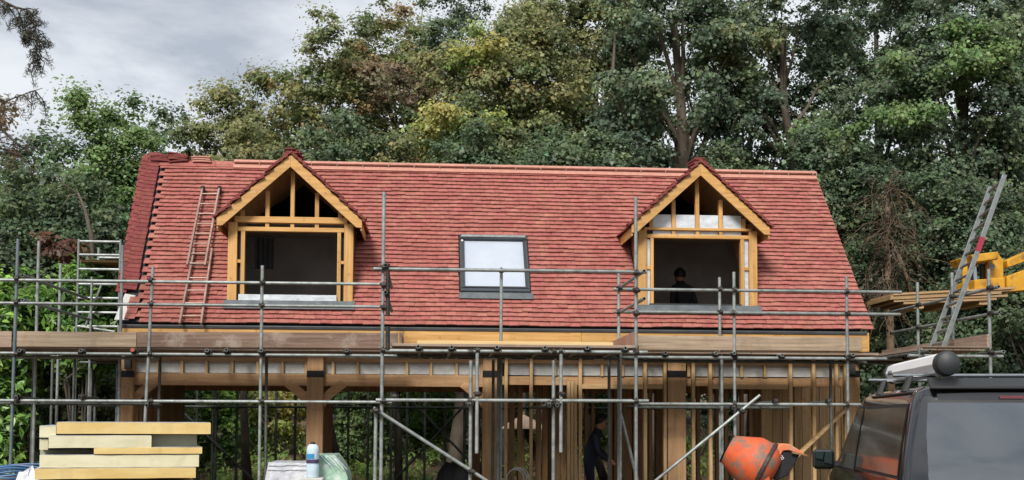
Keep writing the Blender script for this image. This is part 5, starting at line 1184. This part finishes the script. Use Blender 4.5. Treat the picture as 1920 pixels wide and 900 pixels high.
# laurels at the left
for i, (px, Y, top, w, n, lab) in enumerate(((150, 22.4, 480, 110, 5200, 'bright green laurel behind the access tower'), (60, 22.8, 530, 130, 5600, 'bright green laurel between the left standards'), (5, 22.0, 500, 90, 3200, 'bright laurel at the left frame edge'), (8, 21.8, 690, 70, 2600, 'green laurel below the left deck at the frame edge'))):
    rs = np.random.RandomState(90 + i); t = at(px, top, Y); b = at(px, 790, Y); bz = 0; w_ = w / F * Y; H = t.z
    cf = .5 if top > 600 else .74; cen = np.array([b.x, Y, H * cf]); C_ = crown_pts(rs, cen, np.array([w_ / 2, w_ / 2, H * (1 - cf)]), 60, .3); P_, N_, S_, T_ = cluster(rs, C_, rs.uniform(.16, .34, 60), n / 60, PAL['laurel'], .8, cen, .15)
    root = empty('laurel', (b.x, Y, 0)); tag(root, lab, 'laurel bush', 'laurels left of the house'); link('leaves', leaf_mesh('leaves', P_, N_, S_, T_, M['gloss_leaf'], .36, seed=i), None, root)
    m = MB()
    for j in range(7): m.path([(b.x + rs.normal() * .05, Y + rs.normal() * .05, 0), (b.x + rs.normal() * .2, Y + rs.normal() * .2, H * .5), tuple(C_[rs.randint(60)])], [.03, .02, .008], 6)
    m.build('stems', M['bark'], root)
rs = np.random.RandomState(95); c = at(122, 468, 23); C_ = crown_pts(rs, np.array(c), np.array([.4, .4, .35]), 12, .2); A_ = cluster(rs, C_, rs.uniform(.12, .25, 12), 60, [(.16, .075, .045), (.2, .1, .05), (.12, .06, .04)], .8, None, .11)
root = empty('red_leaved_shrub', (c.x, 23, 0)); tag(root, 'reddish brown leaved shrub top above the laurels', 'shrub'); link('leaves', leaf_mesh('leaves', *A_, M['leaf'], seed=5), None, root); MB().path([(c.x, 23, 0), (c.x + .05, 23, 2), tuple(c)], [.04, .03, .01], 6).build('stem', M['bark'], root)
# bare pale branch at left
root = empty('dead_sapling', at(170, 790, 24)); tag(root, 'dead pale forked sapling against the dark left trees', 'dead tree'); m = MB()
m.path([(at(172, 790, 23.4).x, 23.4, 0), at(172, 445, 23.4), at(160, 395, 23.4), at(146, 362, 23.4), at(140, 366, 23.4), at(131, 366, 23.4), at(116, 390, 23.4)], [.06, .05, .035, .025, .018, .014, .008], 7); m.path([at(146, 364, 23.4), at(120, 345, 23.4), at(104, 325, 23.3)], [.018, .014, .006], 6); m.build('trunk', M['bark_pale'], root, smooth='all')
# dead ivy tangle right of the roof
root = empty('dead_shrub', at(1690, 790, 23.0)); tag(root, 'tangle of bare brown stems right of the roof', 'dead shrub'); m = MB(); rs = np.random.RandomState(8)
tops = [at(1660 + 50 * rs.rand(), 350 + 60 * rs.rand(), 23) for _ in range(4)]
b0 = at(1672, 790, 23); b0.z = terr(b0.x, 23)
m.path([b0, at(1668, 560, 23), at(1662, 450, 23), at(1664, 360, 23.1)], [.1, .08, .06, .03], 8); m.path([at(1664, 430, 23), at(1690, 490, 22.9), at(1712, 560, 22.9)], [.035, .04, .05], 7)
m.build('trunk', M['twig'], root, smooth='all'); m = MB()
lv = []
for i in range(170):
    a = at(1667 + rs.normal() * 12, 335 + 230 * rs.rand(), 23 + rs.normal() * .15); q = [a]; d = Vector((rs.normal() * .13, rs.normal() * .12, rs.normal() * .1)); s_ = rs.uniform(.3, .95)
    for j in range(7): d = d * .82 + Vector((rs.normal() * .07, rs.normal() * .06, -.05 + rs.normal() * .05)); q.append(q[-1] + d * s_)
    lv += q[2:]
    m.path(q, [.006, .006, .005, .005, .004, .004, .003, .002], 4, cap=False)
lv = np.array([tuple(p) for p in lv]); A_ = cluster(rs, lv[::2], np.full(len(lv[::2]), .12), 8, [(.07, .06, .04), (.09, .065, .045), (.05, .055, .03)], .8, None, .06)
link('withered_leaves', leaf_mesh('withered_leaves', *A_, M['leaf'], seed=9), None, root)
m.build('twigs', M['twig'], root)
# pine overhanging from the left
PY2 = 15.0
root = empty('pine_tree', (at(-190, 790, PY2).x, PY2, 0)); tag(root, 'pine whose needled boughs hang in from the upper left', 'pine tree'); rs = np.random.RandomState(12)
bx_ = at(-190, 790, PY2).x; m = MB(); m.path([(bx_, PY2, -.1), (bx_ + .1, PY2, 3), (bx_, PY2 + .1, 6), (bx_ + .15, PY2, 9)], [.24, .2, .15, .08], 10)
tw_ = []
def bough(pts, r, spread, k):
    q = [at(x, y, PY2 + dy) for x, y, dy in pts]; m.path(q, [r * (1 - .8 * i / (len(q) - 1)) for i in range(len(q))], 7)
    for i in range(k):
        f = rs.uniform(.25, 1) * (len(q) - 1); a = q[int(f)].lerp(q[min(len(q) - 1, int(f) + 1)], f - int(f)); p = a + Vector((rs.normal() * spread * .55, rs.normal() * spread * .5, -abs(rs.normal()) * spread * .75)); m.path([a, a.lerp(p, .5) + Vector((rs.normal() * .04, 0, .03)), p], [.008, .006, .003], 4, cap=False); tw_.extend([a.lerp(p, t) for t in (.45, .65, .8, .95)])
bough([(-190, -70, 0), (-60, -40, 0), (10, 5, 0), (30, 14, 0), (50, 18, 0), (66, 34, .1)], .03, .2, 26)
bough([(50, 20, 0), (62, 40, 0), (70, 70, 0), (68, 100, .1), (62, 130, .1)], .012, .2, 40)
bough([(30, 14, .0), (42, 40, 0), (44, 70, 0)], .01, .16, 16); bough([(-190, 190, 0), (-80, 200, 0), (0, 240, 0), (30, 268, 0), (60, 290, 0)], .035, .22, 18); bough([(-190, 250, 0), (-60, 255, 0), (20, 285, 0)], .04, .25, 14)
bough([(-190, 140, .3), (-60, 160, .3), (10, 190, .3), (50, 175, .3), (80, 165, .2)], .018, .25, 20)
m.build('trunk', M['bark'], root, smooth='all')
tw_ = np.array([tuple(p) for p in tw_]); k = 9; P_ = np.repeat(tw_, k, 0); d = rs.normal(size=P_.shape); d /= np.linalg.norm(d, axis=1, keepdims=True); P_ = P_ + d * .035
S_ = rs.uniform(.05, .11, len(P_)); pc = np.array([(.035, .05, .03), (.03, .042, .026), (.06, .05, .03)])[rs.randint(3, size=len(tw_))]; low = (tw_[:, 2] < at(0, 130, PY2).z) & (tw_[:, 0] < at(40, 200, PY2).x); pc[low] = (.12, .075, .035)
link('needles', leaf_mesh('needles', P_, rs.normal(size=P_.shape), S_, np.repeat(pc, k, 0).astype(np.float32), M['needle'], .09, 4), None, root)
